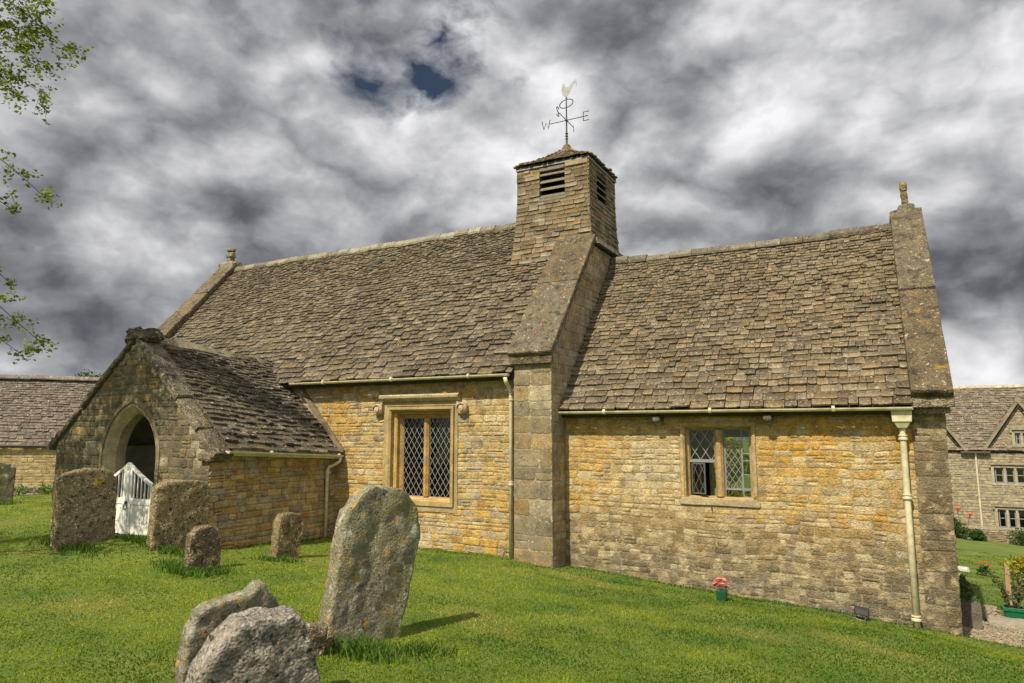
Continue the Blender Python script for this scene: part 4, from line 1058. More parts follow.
# long grass round the stone feet
tx = []; ty = []; hh = []
def tuft(cx_, cy_, rx, ry, n, h):
    a = rng.normal(0, 1, (n, 2)); tx.append(cx_+a[:, 0]*rx); ty.append(cy_+a[:, 1]*ry); hh.append(rng.uniform(.35, 1, n)*h)
for t_ in ((-3.85, 4.60, .17, .10, 620, .20), (-3.5, 4.95, .16, .1, 360, .12), (-4.3, 4.75, .25, .08, 200, .08), (-10.9, 6.2, .4, .10, 420, .17), (-11.4, 6.35, .15, .1, 150, .18), (-9.75, 6.88, .4, .10, 900, .15), (-10.3, 7.1, .2, .12, 300, .10),
           (-8.15, 6.2, .24, .10, 560, .17), (-7.9, 6.45, .16, .12, 300, .13), (-8.6, 6.35, .14, .10, 260, .16), (-7.9, 7.55, .22, .09, 420, .11), (-3.35, 3.35, .10, .14, 160, .10), (-3.3, 3.05, .15, .1, 120, .07), (-4.35, 3.05, .05, .08, 26, .20), (-4.55, 3.2, .05, .05, 12, .24), (-3.9, 3.0, .3, .06, 140, .06), (-22.6, 10.9, .4, .15, 160, .2),
           (-5.0, 10.2, 2.6, .06, 900, .05), (-2.0, 10.72, 1.6, .06, 1000, .06), (-9.4, 9.0, .06, 1.0, 500, .07), (-7.5, 10.38, 1.2, .06, 400, .05)):
    tuft(*t_)
tx = np.concatenate(tx); ty = np.concatenate(ty); hh = np.concatenate(hh); k = ~inside_buildings(tx, ty); tx, ty, hh = tx[k], ty[k], hh[k]
cg = np.array([.055, .14, .014])*(1-rng.uniform(0, 1, (len(tx), 1)))+np.array([.13, .21, .03])*rng.uniform(0, 1, (len(tx), 1)); cg *= rng.uniform(.6, 1.2, (len(tx), 1))
blades('long_grass', tx, ty, hh, .006+.0006*np.hypot(tx, ty), rng.uniform(.3, 1.1, len(tx)), cg, M['blade'], 'tufts of long uncut grass round the feet of the gravestones')

# worn flagstone at the gate
mb = MB(); rough_block(mb, box8((-12.35, 7.25, -.2), (-11.1, 7.62, -.055)), (.36, .31, .21), .012, 5); o = mb.build('doorstep', M['mortar'], loc=(-11.7, 7.4, -.1)); tag(o, 'worn flat stone step in front of the white gate', 'step')

# ------------------------------------------------------------------ foliage helper
def foliage(mb, centres, n, size, c1, c2, rad=None, flat=.5, seed=0):
    """n leaf-sized folded quads round clump centres (x, y, z, radius)"""
    rg = random.Random(seed); tot = sum(q[3]**2 for q in centres)
    for (cx_, cy_, cz_, rad_) in centres:
        tone = rg.random()
        for _ in range(max(1, int(n*rad_**2/tot))):
            d = V((rg.gauss(0, 1), rg.gauss(0, 1), rg.gauss(0, 1))).normalized()*rad_*rg.random()**.45
            p = V((cx_, cy_, cz_))+V((d.x, d.y, d.z*.85)); s = size*rg.uniform(.6, 1.35)
            u = V((rg.gauss(0, 1), rg.gauss(0, 1), rg.gauss(0, 1)*flat)).normalized(); w = u.cross(V((rg.gauss(0, 1), rg.gauss(0, 1), rg.gauss(0, 1)))).normalized()
            k = clamp(tone*.6+rg.random()*.5); c = tuple(lerp(c1[i], c2[i], k)*rg.uniform(.8, 1.2) for i in range(3))
            nn = u.cross(w)*s*.12
            mb.add([tuple(p-u*s*.5), tuple(p+w*s*.32+nn), tuple(p+u*s*.5), tuple(p-w*s*.32+nn)], [(0, 1, 2), (0, 2, 3)], c)

def limb(mb, pts, r0, r1, c=(1, 1, 1), n=7):
    m_ = len(pts); mb.tube(pts, [lerp(r0, r1, i/(m_-1)) for i in range(m_)], n, c)
def wander(a, b, n, amt, seed, droop=0.0):
    a = V(a); b = V(b); out_ = []
    for i in range(n+1):
        t = i/n; p = a.lerp(b, t); k = math.sin(math.pi*t)
        out_.append(p+V((nz(t*2.3, seed, 1), nz(t*2.3, seed, 7), nz(t*2.3, seed, 13)))*amt*k+V((0, 0, droop*k)))
    return out_

# ------------------------------------------------------------------ churchyard tree at the left
def birch():
    bx, by = -13.3, 2.4; bz = gz1(bx, by)
    t = empty('birch_tree', (bx, by, bz), 'leafy tree whose drooping sprays hang into the sky at the left edge', 'tree')
    mb = MB(); tr = wander((bx, by, bz-.2), (bx+.3, by+.3, 9.4), 9, .35, 3.1); limb(mb, tr, .24, .05, n=10)
    tips = []
    rg = random.Random(11)
    for k in range(16):
        h = 2.6+k*.42; a = k*2.4+.4; rad_ = lerp(2.5, .9, (h-2.6)/7)*rg.uniform(.8, 1.1); p0 = V((bx+.1, by+.1, h))
        p1 = V((bx+.15+math.cos(a)*rad_, by+.2+math.sin(a)*rad_, h+.9)); br = wander(p0, p1, 5, .3, k*1.7, .15); limb(mb, br, .06, .015, n=6); tips += br[2:]
    cl = [(p.x+rg.uniform(-.3, .3), p.y+rg.uniform(-.3, .3), p.z+rg.uniform(-.5, .3), rg.uniform(.4, .7)) for p in tips for _ in (0, 1)]
    g0 = V((-11.6, 7.6, .5)); gd = V((math.sin(R(189))*math.cos(R(50)), math.cos(R(189))*math.cos(R(50)), math.sin(R(50))))
    cl = [q for q in cl if (V(q[:3])-g0).cross(gd).length > .62+q[3]*.5]          # crown opened along the sun line so light falls on the gate
    # long drooping sprays on the church side
    sp = [((-12.6, 3.4, 8.6), (-10.75, 5.05, 8.15), .5), ((-12.6, 3.4, 8.4), (-10.62, 5.42, 7.6), .4), ((-12.6, 3.4, 8.2), (-10.95, 5.2, 7.35), .4), ((-12.6, 3.4, 7.8), (-11.0, 5.3, 6.9), .3), ((-12.6, 3.4, 7.6), (-11.25, 5.2, 7.9), .3), ((-12.6, 3.4, 8.0), (-11.35, 5.12, 6.95), .3),
          ((-12.6, 3.4, 6.6), (-11.05, 5.52, 5.30), .35), ((-12.6, 3.4, 6.0), (-11.5, 5.35, 5.1), .25), ((-12.6, 3.4, 5.2), (-11.6, 5.45, 3.98), .25), ((-12.6, 3.4, 4.4), (-11.25, 5.75, 3.10), .3), ((-12.6, 3.4, 4.2), (-11.55, 5.6, 2.95), .2)]
    fine = []; dens = (3.6, 2.8, 3.4, 2.4, 2.6, 2.4, 1.6, 1.0, 1.3, 2.0, 1.8)
    for i, (a, b, up) in enumerate(sp):
        w_ = wander(a, b, 8, .25, i*3.3+.5, up); limb(mb, w_, .02, .004, n=5)
        for j in range(3, 9):
            p = w_[j]; m_ = int((3 if j > 4 else 4)*dens[i]+rg.random())
            for q in range(m_):
                e = p+V((rg.gauss(0, .16), rg.gauss(0, .16), -abs(rg.gauss(0, .16))*(1.2 if i < 6 else .5)+.06)); limb(mb, [p, p.lerp(e, .5)+V((0, 0, .03)), e], .004, .0015, n=4)
                fine.append((e.x, e.y, e.z, .10*rg.uniform(.6, 1.3))); fine.append(((p.x+e.x)/2, (p.y+e.y)/2, (p.z+e.z)/2, .09)); fine.append((e.x+rg.gauss(0, .08), e.y+rg.gauss(0, .08), e.z+rg.gauss(0, .08), .08))
    mb.build('trunk', M['bark'], t, smooth=True)
    mb = MB(); foliage(mb, cl, 11500, .085, (.035, .075, .010), (.13, .20, .025), seed=4); foliage(mb, fine, 9500, .06, (.07, .115, .010), (.24, .30, .03), seed=5)
    mb.build('crown', M['leaf'], t)
birch()

# ------------------------------------------------------------------ barn at the far left
def barn():
    A = V((-38.7, 10.4, -.75)); B = V((-25.9, 23.2, -.95)); U = (B-A).normalized(); Lb = (B-A).length; Nn = U.cross(Z_)  # facing the viewer
    if Nn.dot(-A) < 0: Nn = -Nn
    t = empty('stone_barn', tuple(A), 'long low stone barn with a wide mottled slate roof beyond the lawn at the left', 'barn')
    ev = 1.26; rz = 4.4; dep = 5.6
    mb = MB(); b0 = A-Nn*dep
    mb.prism([tuple(q) for q in (A-V((0,0,.8)), B-V((0,0,.8)), B+V((0,0,ev+.75)), A+V((0,0,ev+.75)))], tuple(-Nn*dep), (.40, .32, .19))
    mb.prism([tuple(A+V((0,0,ev+.75))), tuple(A+V((0,0,rz+.6))-Nn*dep/2), tuple(b0+V((0,0,ev+.75)))], tuple(U*Lb), (.36, .30, .2))
    s = 1 if U.cross(Z_).dot(Nn) > 0 else -1
    Fb = Frame(tuple(A-V((0,0,.3))), U, Z_) if s > 0 else Frame(tuple(B-V((0,0,.3))), -U, Z_)
    rubble(mb, Fb, 0, Lb, 0, ev+1.02, lambda u, v: jit(mixc((.50, .37, .18), (.42, .30, .13), rnd.random()), .16), course=(.12, .2), width=(.22, .55), prot=(.005, .02), gap=.02)
    mb.build('wall', M['wall'], t)
    E0_ = A+Nn*.10+V((0,0,ev+.75)); R_ = -Nn*(dep/2+.2)+V((0,0,rz-ev))
    Fr = Frame(tuple(E0_), U, R_) if s > 0 else Frame(tuple(E0_+U*Lb), -U, R_)
    mb = MB(); sg = lambda u, v: .06*nz(u*.3, v*.3, 2)-.05
    slates(mb, Fr, Lb, R_.length, lambda u, v: jit(mixc((.10, .083, .062), (.15, .122, .092), rnd.random()), .2), exp=(.24, .15), wid=((.22, .45), (.18, .34)), th=(.02, .04), sag=sg)
    roof_slab(mb, Fr, Lb, R_.length, n=-.1)
    ridge_tiles(mb, tuple(A-Nn*dep/2+V((0,0,rz+.75))), tuple(B-Nn*dep/2+V((0,0,rz+.75))), .2, .15, lambda u, v: jit((.2, .17, .14), .15), step=(.4, .6))
    mb.build('roof', M['slate_old'], t)
    mb = MB(); g0 = E0_+Nn*.05-V((0,0,.05)); mb.tube([tuple(g0), tuple(g0+U*Lb)], .06, 8); mb.build('gutter', M['rust'], t)
    # low boundary wall and verge plants in front of it
    mb = MB(); W0_ = A+Nn*3.0; W1_ = B+Nn*3.0; zt = -.30
    Fw = Frame((W0_.x, W0_.y, -1.3), U, Z_) if s > 0 else Frame((W1_.x, W1_.y, -1.3), -U, Z_)
    mb.hexa([tuple(q+V((0,0,z_+.75))) for z_ in (-1.4, zt) for q in (W0_, W1_, W1_-Nn*.35, W0_-Nn*.35)], (.33, .28, .19))
    rubble(mb, Fw, 0, Lb, .2, 1.0, lambda u, v: jit(mixc(GREYST, BROWN, rnd.random()), .2), course=(.08, .14), width=(.2, .45), prot=(.01, .03), gap=.02)
    o = mb.build('boundary_wall', M['wall'], loc=tuple(W0_)); tag(o, 'low dry stone wall along the far edge of the lawn before the barn', 'wall')
    mb = MB(); rg = random.Random(3); ce = []
    for k in range(34):
        p = W0_.lerp(W1_, (k+rg.random())/34)+Nn*(.35+rg.random()*.3); ce.append((p.x, p.y, gz1(p.x, p.y)+.1+rg.random()*.14, rg.uniform(.25, .42)))
    foliage(mb, ce, 5000, .11, (.05, .12, .012), (.14, .22, .03), seed=9); o = mb.build('verge_plants', M['leaf'], loc=tuple(W0_)); tag(o, 'strip of low green plants along the foot of the boundary wall', 'plants', kind='stuff')
barn()

# ------------------------------------------------------------------ cottage at the far right
def cottage():
    y0 = 48.0; zb = -4.15; ev = .62
    t = empty('stone_cottage', (6.0, 48.0, zb), 'two-storey grey-gold stone cottage with twin front gables beyond the lower garden', 'house')
    CO_ = (.31, .26, .175)
    cc_ = lambda u, v: jit(mixc(mixc((.36, .295, .19), (.30, .25, .17), rnd.random()), GREYST, rnd.random()*.6), .14)
    wins = [(5.80, 7.30, -1.18, -.32), (5.80, 7.60, -3.66, -2.66), (6.93, 7.55, 1.00, 1.66)]
    gables = [(1.35, 4.35, 3.0), (5.55, 8.85, 3.22)]
    mb = MB()
    def top(x_):
        z_ = ev
        for a, b, ap in gables:
            if a < x_ < b:
                k = 1-abs(x_-(a+b)/2)/((b-a)/2); z_ = max(z_, ev+k*(ap-ev))
        return z_
    # wall mass built round its window openings
    xs = sorted(set([-1.0, 14.0]+[w_[0] for w_ in wins[:2]]+[7.30, 7.60]))
    mb.box((-1.0, y0, zb-.6), (5.80, y0+.5, ev), CO_); mb.box((7.60, y0, zb-.6), (14.0, y0+.5, ev), CO_)
    mb.box((5.80, y0, zb-.6), (7.60, y0+.5, -3.66), CO_); mb.box((5.80, y0, -2.66), (7.60, y0+.5, -1.18), CO_); mb.box((5.80, y0, -.32), (7.60, y0+.5, ev), CO_); mb.box((7.30, y0, -1.18), (7.60, y0+.5, -.32), CO_)
    mb.prism([(1.35, y0, ev), (4.35, y0, ev), (2.85, y0, 3.0)], (0, .5, 0), CO_)
    a, b, ap = gables[1]; wa_, wb_, wz0, wz1 = wins[2]; cz = lambda x_: ev+(1-abs(x_-7.2)/1.65)*(ap-ev)
    mb.prism([(a, y0, ev), (wa_, y0, ev), (wa_, y0, cz(wa_))], (0, .5, 0), CO_); mb.prism([(wb_, y0, ev), (b, y0, ev), (wb_, y0, cz(wb_))], (0, .5, 0), CO_)
    mb.box((wa_, y0, ev), (wb_, y0+.5, wz0), CO_); mb.prism([(wa_, y0, wz1), (wb_, y0, wz1), (wb_, y0, cz(wb_)), (7.2, y0, ap), (wa_, y0, cz(wa_))], (0, .5, 0), CO_)
    def cl(v):
        return (0.0, 15.0)
    Fh = Frame((-1.0, y0, zb-.3), X_, Z_)
    hl = [(w_[0]+1.0-.02, w_[1]+1.0+.02, w_[2]-zb+.3, w_[3]-zb+.3) for w_ in wins]
    rubble(mb, Fh, 3.6, 11.0, 0, ev-zb+.3, cc_, holes=hl, course=(.13, .22), width=(.25, .6), prot=(.01, .03), gap=.02)
    for a, b, ap in gables:
        hw = (b-a)/2; cx_ = (a+b)/2
        rubble(mb, Frame((cx_, y0, ev), X_, Z_), -hw, hw, 0, ap-ev-.1, cc_, holes=[(wins[2][0]-cx_, wins[2][1]-cx_, wins[2][2]-ev, wins[2][3]-ev)], clip=lambda v, hw=hw, H=ap-ev: (-hw*(1-v/H), hw*(1-v/H)), course=(.13, .2), width=(.25, .55), prot=(.01, .03), gap=.02)
    mb.box((-1.0, y0+7.5, zb-.6), (14.0, y0+8.0, ev), CO_); mb.box((-1.0, y0+.5, zb-.6), (-.5, y0+7.5, ev), CO_); mb.box((13.5, y0+.5, zb-.6), (14.0, y0+7.5, ev), CO_)
    mb.build('wall', M['wall'], t)
    mb = MB(); sc_ = lambda u, v: jit(mixc((.11, .09, .062), (.19, .155, .108), rnd.random()), .2)
    Vm = V((0, 4.0, 4.55-ev)); Fm = Frame((-1.0, y0-.15, ev+.0), X_, Vm)
    slates(mb, Fm, 15.0, Vm.length, sc_, exp=(.26, .17), wid=((.25, .5), (.2, .36)), th=(.025, .045), sag=lambda u, v: .07*nz(u*.4, v*.4, 6))
    roof_slab(mb, Fm, 15.0, Vm.length, n=-.1)
    mb.hexa([(-1, y0+8.2, ev-.1), (14, y0+8.2, ev-.1), (14, y0+3.85, 4.5), (-1, y0+3.85, 4.5), (-1, y0+8.2, ev), (14, y0+8.2, ev), (14, y0+3.85, 4.6), (-1, y0+3.85, 4.6)], (.2, .17, .13))
    ridge_tiles(mb, (-1, y0+3.85, 4.55), (14, y0+3.85, 4.55), .22, .16, lambda u, v: jit((.42, .37, .26), .12), step=(.4, .6))
    for a, b, ap in gables:   # gable roofs running back into the main roof
        hw = (b-a)/2; cx_ = (a+b)/2
        for s in (-1, 1):
            U_ = V((0, -s, 0)) if s < 0 else V((0, 1, 0)); e0 = V((cx_+s*(hw+.12), (y0-.12) if s > 0 else y0+2.9, ev-.06)); up_ = V((-s*(hw+.12), 0, ap+.12-ev))
            Fg = Frame(tuple(e0), V((0, 1, 0)) if s > 0 else V((0, -1, 0)), up_)
            slates(mb, Fg, 3.0, up_.length, sc_, exp=(.26, .17), wid=((.25, .5), (.2, .36)), th=(.025, .045)); roof_slab(mb, Fg, 3.0, up_.length, .08)
    rf = mb.build('roof', M['slate_old'], t)
    mb = MB()
    for a, b, ap in gables:
        hw = (b-a)/2; cx_ = (a+b)/2
        for s in (-1, 1):
            p0_ = V((cx_+s*(hw+.2), y0-.16, ev-.16)); p1_ = V((cx_, y0-.16, ap+.12)); n_ = V((s*(ap-ev), 0, hw)).normalized()*.14
            q = [p0_, p1_, p1_+V((0, .35, 0)), p0_+V((0, .35, 0))]
            if s > 0: q = [q[1], q[0], q[3], q[2]]
            mb.hexa([tuple(k) for k in q]+[tuple(k+n_) for k in q], (.26, .22, .155))
        rough_block(mb, box8((cx_-.14, y0-.18, ap+.1), (cx_+.14, y0+.2, ap+.36)), (.28, .24, .17), .02, 3)
    mb.build('gable_coping', M['ashlar'], t)
    mb = MB(); mb.box((4.25, y0-.3, ev-.14), (5.68, y0-.12, ev-.02)); mb.build('gutter', M['rust'], t)
    mb = MB(); mb.tube([(4.98, y0-.2, ev-.1), (4.98, y0-.08, ev-.4), (5.0, y0-.08, zb)], .05, 8); mb.build('downpipe', M['cream'], t)
    for (a, b, z0, z1), nl in zip(wins, (3, 4, 2)):
        mb = MB(); fy0, fy1 = y0-.05, y0+.2; fc = (.38, .33, .24); wj = .11
        mb.box((a-.14, fy0, z0-.14), (a+.0, fy1, z1+.12), fc); mb.box((b, fy0, z0-.14), (b+.14, fy1, z1+.12), fc); mb.box((a, fy0, z0-.14), (b, fy1, z0), fc); mb.box((a, fy0, z1), (b, fy1, z1+.12), fc)
        for k in range(1, nl):
            xk = a+(b-a)*k/nl; mb.box((xk-wj/2, fy0+.02, z0), (xk+wj/2, fy1, z1), fc)
        mb.box((a-.24, y0-.14, z1+.16), (b+.24, y0+.02, z1+.25), (.30, .26, .18)); mb.box((a-.24, y0-.13, z1+.0), (a-.145, y0+.02, z1+.158), (.30, .26, .18))
        wn = mb.build('window', M['frame'], t)
        for k in range(nl):
            p_, q_ = a+(b-a)*k/nl+wj/2, a+(b-a)*(k+1)/nl-wj/2
            mb = MB(); mb.box((p_, y0+.12, z0), (q_, y0+.125, z1)); mb.build('pane', M['glass2'], wn)
            mb = MB(); mb.box((p_, y0+.09, z0), (p_+.05, y0+.115, z1)); mb.box((q_-.05, y0+.09, z0), (q_, y0+.115, z1)); mb.box((p_+.05, y0+.09, z0), (q_-.05, y0+.115, z0+.05)); mb.box((p_+.05, y0+.09, z1-.05), (q_-.05, y0+.115, z1)); mb.box((p_+.05, y0+.09, (z0+z1)/2-.02), (q_-.05, y0+.115, (z0+z1)/2+.02))
            mb.build('sash', M['came'], wn)
cottage()

# ------------------------------------------------------------------ lower garden at the right
mb = MB(); yw = 44.3; zg = gz1(4, yw)
Fw = Frame((1.0, yw, zg-.3), X_, Z_); mb.box((1.0, yw, zg-.6), (12.0, yw+.4, zg+.62), (.3, .26, .18))
rubble(mb, Fw, 0, 11.0, .1, .9, lambda u, v: jit(mixc(GREYST, BROWN, rnd.random()), .2), course=(.1, .18), width=(.2, .5), prot=(.01, .04), gap=.02)
o = mb.build('garden_wall', M['wall'], loc=(5.0, yw, zg)); tag(o, 'low rubble wall along the front of the cottage garden', 'wall')
def bush(name, x, y, w, h, n, leaf, c1, c2, label, cat='shrub', z=None, group=None, seed=1, blooms=None):
    z = gz1(x, y) if z is None else z; t = empty(name, (x, y, z), label, cat, group); rg = random.Random(seed)
    ce = []; mbs = MB()
    for k in range(12):
        a = rg.random()*6.28; q = rg.random()**.6; p = (x+math.cos(a)*w*.4*q, y+math.sin(a)*w*.35*q, z+h*(.25+.6*rg.random()*(1-.4*q)), w*.2*rg.uniform(.7, 1.3)); ce.append(p)
        mbs.tube([(x+math.cos(a)*.05*w, y+math.sin(a)*.05*w, z-.05), (lerp(x, p[0], .6), lerp(y, p[1], .6), lerp(z, p[2], .6)), p[:3]], [.012*w, .008*w, .004*w], 5)
    mbs.build('stems', M['bark'], t)
    mb = MB(); foliage(mb, ce, n, leaf, c1, c2, seed=seed); mb.build('foliage', M['leaf'], t)
    return t
def bloom(t, pts, r, c, name='flower'):
    for (x, y, z) in pts:
        mb = MB(); rg = random.Random(int(abs(x*1000))); n = 7
        for ring_ in range(2):
            for k in range(n):
                a = 6.283*k/n+ring_*.4; rr = r*(1-.4*ring_); d = V((math.cos(a), math.sin(a), .35+.5*ring_)).normalized(); s_ = d.cross(Z_).normalized()*rr*.34; p = V((x, y, z))
                mb.add([tuple(p), tuple(p+d*rr*.6+s_), tuple(p+d*rr), tuple(p+d*rr*.6-s_)], [(0, 1, 2, 3)], jit(c, .12))
        mb.build(name, M['petal'], t)
GS = 'shrubs along the cottage garden wall'
for i, (x, w, h, lab) in enumerate(((3.1, 1.5, 1.15, 'rounded dark green shrub at the left end of the cottage garden wall'), (4.35, .9, .5, 'low spreading dark shrub halfway along the cottage garden wall'), (6.6, 2.0, .8, 'wide dark green shrub below the lower cottage window'), (8.3, 1.4, .75, 'dark shrub at the right end below the cottage'))):
    bush('garden_shrub', x, yw-.5, w, h, 1500, .12, (.018, .045, .010), (.06, .11, .02), lab, group=GS, seed=20+i)
# orange-flowered tall plant by the garden wall
t = bush('poppy_plant', 3.7, yw-.9, 1.0, .9, 500, .10, (.03, .07, .012), (.09, .16, .03), 'tall garden plant with two orange-red flower heads beside the church corner', 'plant', seed=31)
mb = MB(); zz = gz1(3.7, yw-.9)
for (dx, h_) in ((-.22, 1.55), (.32, 1.28)): mb.tube([(3.7, yw-.9, zz), (3.7+dx*.7, yw-.95, zz+h_*.6), (3.7+dx, yw-1.0, zz+h_)], .015, 5)
mb.build('stem', M['bark'], t); bloom(t, [(3.48, yw-1.0, zz+1.55), (4.02, yw-1.0, zz+1.28), (3.52, yw-1.05, zz+1.48), (4.06, yw-1.05, zz+1.22)], .19, (.75, .14, .02))

# gravel path, retaining stones and step behind the church corner
mb = MB(); rg = random.Random(8); vs = []; fs = []
nx2, ny2 = 26, 40
for j in range(ny2+1):
    for i in range(nx2+1):
        x = .86+1.0*i/nx2; y = 11.0+4.6*j/ny2; vs.append((x, y, gz1(x, y)+.035+.012*nz(x*9, y*9, 0)))
for j in range(ny2):
    for i in range(nx2):
        if i > 11+j*.05+3*nz(j*.3, 1, 1) and j > 16: continue
        if i > 19+2*nz(j*.5, 3, 1): continue
        k = j*(nx2+1)+i; fs.append((k, k+1, k+nx2+2, k+nx2+1))
mb.add(vs, fs, (.30, .245, .16))
for _ in range(3200):
    x = rg.uniform(.88, 1.7); y = rg.uniform(11.0, 15.4)
    if x > .86+2.0*(11+(y-11)*.4)/nx2 and y > 12.8: continue
    s = rg.uniform(.008, .022); p = V((x, y, gz1(x, y)+.042)); c = jit(mixc((.38, .31, .21), (.24, .2, .14), rg.random()), .2)
    mb.add([tuple(p+V(q)*s) for q in ((1, 0, 0), (0, 1, .1), (-1, .1, 0), (0, -1, 0), (.1, 0, .8), (0, 0, -.6))], [(0,1,4),(1,2,4),(2,3,4),(3,0,4),(1,0,5),(2,1,5),(3,2,5),(0,3,5)], c)
o = mb.build('gravel_path', M['mortar']); tag(o, 'pale gravel path behind the church corner', 'path', kind='structure')
mb = MB()
zk = gz1(1.1, 13.2)
rough_block(mb, box8((.90, 12.4, zk-.3), (1.20, 14.6, zk+.46)), (.17, .145, .11), .02, 6)
o = mb.build('retaining_wall', M['mortar'], loc=(1.05, 13.4, zk)); tag(o, 'short shaded stone retaining wall beside the church corner', 'wall')
n = 700; x = rng.uniform(.92, 1.19, n); y = rng.uniform(12.42, 14.58, n)
blades('turf_top', x, y, rng.uniform(.03, .09, n), np.full(n, .014), rng.uniform(.3, 1, n), np.tile(np.array([[.05, .10, .015]]), (n, 1))*rng.uniform(.6, 1.3, (n, 1)), M['blade'], 'grass growing on top of the short retaining wall', extra=(zk+.46)-gz(x, y))
mb = MB(); zs = gz1(1.6, 13.4); rough_block(mb, box8((1.33, 13.15, zs-.2), (1.95, 13.65, zs+.13)), (.33, .29, .22), .02, 5)
o = mb.build('step_stone', M['mortar'], loc=(1.6, 13.4, zs)); tag(o, 'flat weathered stone block beside the green planter on the gravel', 'stone block')

def planter():
    x, y = 1.80, 14.1; z = gz1(x, y)+.02
    t = empty('plant_pot', (x, y, z), 'green square plastic planter beside the gravel path', 'plant pot')
    mb = MB(); a, b, h = .11, .145, .20; th = .012
    def fr(r0, r1, z0, z1): return [(x-r0, y-r0*.8, z0), (x+r0, y-r0*.8, z0), (x+r0, y+r0*.8, z0), (x-r0, y+r0*.8, z0), (x-r1, y-r1*.8, z1), (x+r1, y-r1*.8, z1), (x+r1, y+r1*.8, z1), (x-r1, y+r1*.8, z1)]
    mb.hexa(fr(a, b, z, z+h)); mb.build('body', M['pot'], t, bevel=.02)
    mb = MB()
    r = .158
    for (x0, x1, y0_, y1_) in ((x-r, x+r, y-r*.8, y-r*.8+.03), (x-r, x+r, y+r*.8-.03, y+r*.8), (x-r, x-r+.03, y-r*.8+.03, y+r*.8-.03), (x+r-.03, x+r, y-r*.8+.03, y+r*.8-.03)): mb.box((x0, y0_, z+h-.02), (x1, y1_, z+h+.035))
    mb.build('rim', M['pot'], t, bevel=.006)
    mb = MB(); mb.box((x-.135, y-.10, z+h-.01), (x+.135, y+.10, z+h+.01)); mb.build('soil', M['soil'], t)
    p = empty('potted_plant', (x, y, z+h), 'spiky sparse leafy plant growing in the green planter', 'plant'); rg = random.Random(77)
    mb = MB(); st = MB()
    for k in range(30):
        an_ = rg.random()*6.28; le = rg.uniform(.35, .75); e = V((x+math.cos(an_)*le*.38, y+math.sin(an_)*le*.3, z+h+le*.8)); m0 = V((x+math.cos(an_)*.05, y+math.sin(an_)*.05, z+h)); pts = wander(m0, e, 4, .08, k*1.3, .06); limb(st, pts, .006, .002, n=4)
        foliage(mb, [(q.x, q.y, q.z, .06) for q in pts[1:]], 16, .05, (.06, .10, .03), (.22, .24, .10), seed=k)
    st.build('stems', M['bark'], p); mb.build('foliage', M['leaf'], p)
M['pot'] = paint('green_plastic', (.012, .13, .06), .35, .2); M['soil'] = paint('potting_soil', (.03, .022, .015), .95, .4); M['post'] = paint('pale_timber', (.36, .25, .13), .8, .3, 20)
planter()
mb = MB(); zz = gz1(1.72, 15.4)
rough_block(mb, [(1.86,15.35,zz-.2),(1.96,15.35,zz-.2),(1.96,15.43,zz-.2),(1.86,15.43,zz-.2),(1.88,15.35,zz+.84),(1.95,15.35,zz+.76),(1.95,15.43,zz+.76),(1.88,15.43,zz+.84)], (1, 1, 1), .006, 4)
o = mb.build('timber_post', M['post'], loc=(1.91, 15.4, zz)); tag(o, 'pale slanted-top timber post standing behind the green planter', 'post')
bush('yellow_shrub', 2.95, 18.2, 1.3, 1.0, 2600, .08, (.10, .14, .012), (.36, .32, .03), 'yellow-green feathery shrub behind the green planter', 'shrub', seed=51)
t = bush('red_flower_plant', 2.25, 22.5, .5, .3, 220, .06, (.03, .07, .012), (.08, .14, .03), 'small plant with red flowers in the lower lawn', 'flowers', seed=52)
zz = gz1(2.25, 22.5); bloom(t, [(2.15, 22.4, zz+.3), (2.3, 22.35, zz+.34), (2.42, 22.45, zz+.27)], .085, (.70, .03, .03))
for i, (x, y, s, lab) in enumerate(((1.62, 21.2, .09, 'pale boulder nearest the church corner on the lower lawn'), (1.9, 23.2, .14, 'larger pale boulder beside the red flowers on the lower lawn'), (1.42, 20.6, .07, 'small pale stone by the church corner on the lower lawn'))):
    z = gz1(x, y); mb = MB(); rough_block(mb, box8((x-s, y-s*.8, z-.05), (x+s, y+s*.8, z+s*.9)), (.50, .47, .40), s*.22, 5, i*3.0); o = mb.build('garden_stone', M['mortar'], smooth=True, loc=(x, y, z)); tag(o, lab, 'stone', 'pale stones on the lower lawn')

# hedge north of the church, seen through both chancel windows
rg = random.Random(6); ce = [(-5.8+k*.32+rg.uniform(-.1, .1), 21.2+rg.uniform(-.3, .3), gz1(-4, 21.2)+.35+rg.random()*2.6, rg.uniform(.35, .6)) for k in range(16)]+[(-5.8+k*.32, 21.3, gz1(-4, 21.2)+.4+3.6*rg.random(), .55) for k in range(16)]
t = empty('garden_hedge', (-3.6, 21.2, gz1(-3.6, 21.2)), 'bright yellow-green hedge glimpsed through the right light of the chancel window', 'hedge'); mb = MB(); foliage(mb, ce, 15000, .15, (.02, .05, .006), (.46, .44, .03), seed=13); mb.build('foliage', M['leaf'], t)
mb = MB()
for k in range(9): mb.tube([(-5.8+k*.6, 21.2, gz1(-4, 21.2)-.2), (-5.7+k*.6, 21.2, gz1(-4, 21.2)+1.9)], [.04, .015], 6)
mb.build('stems', M['bark'], t)

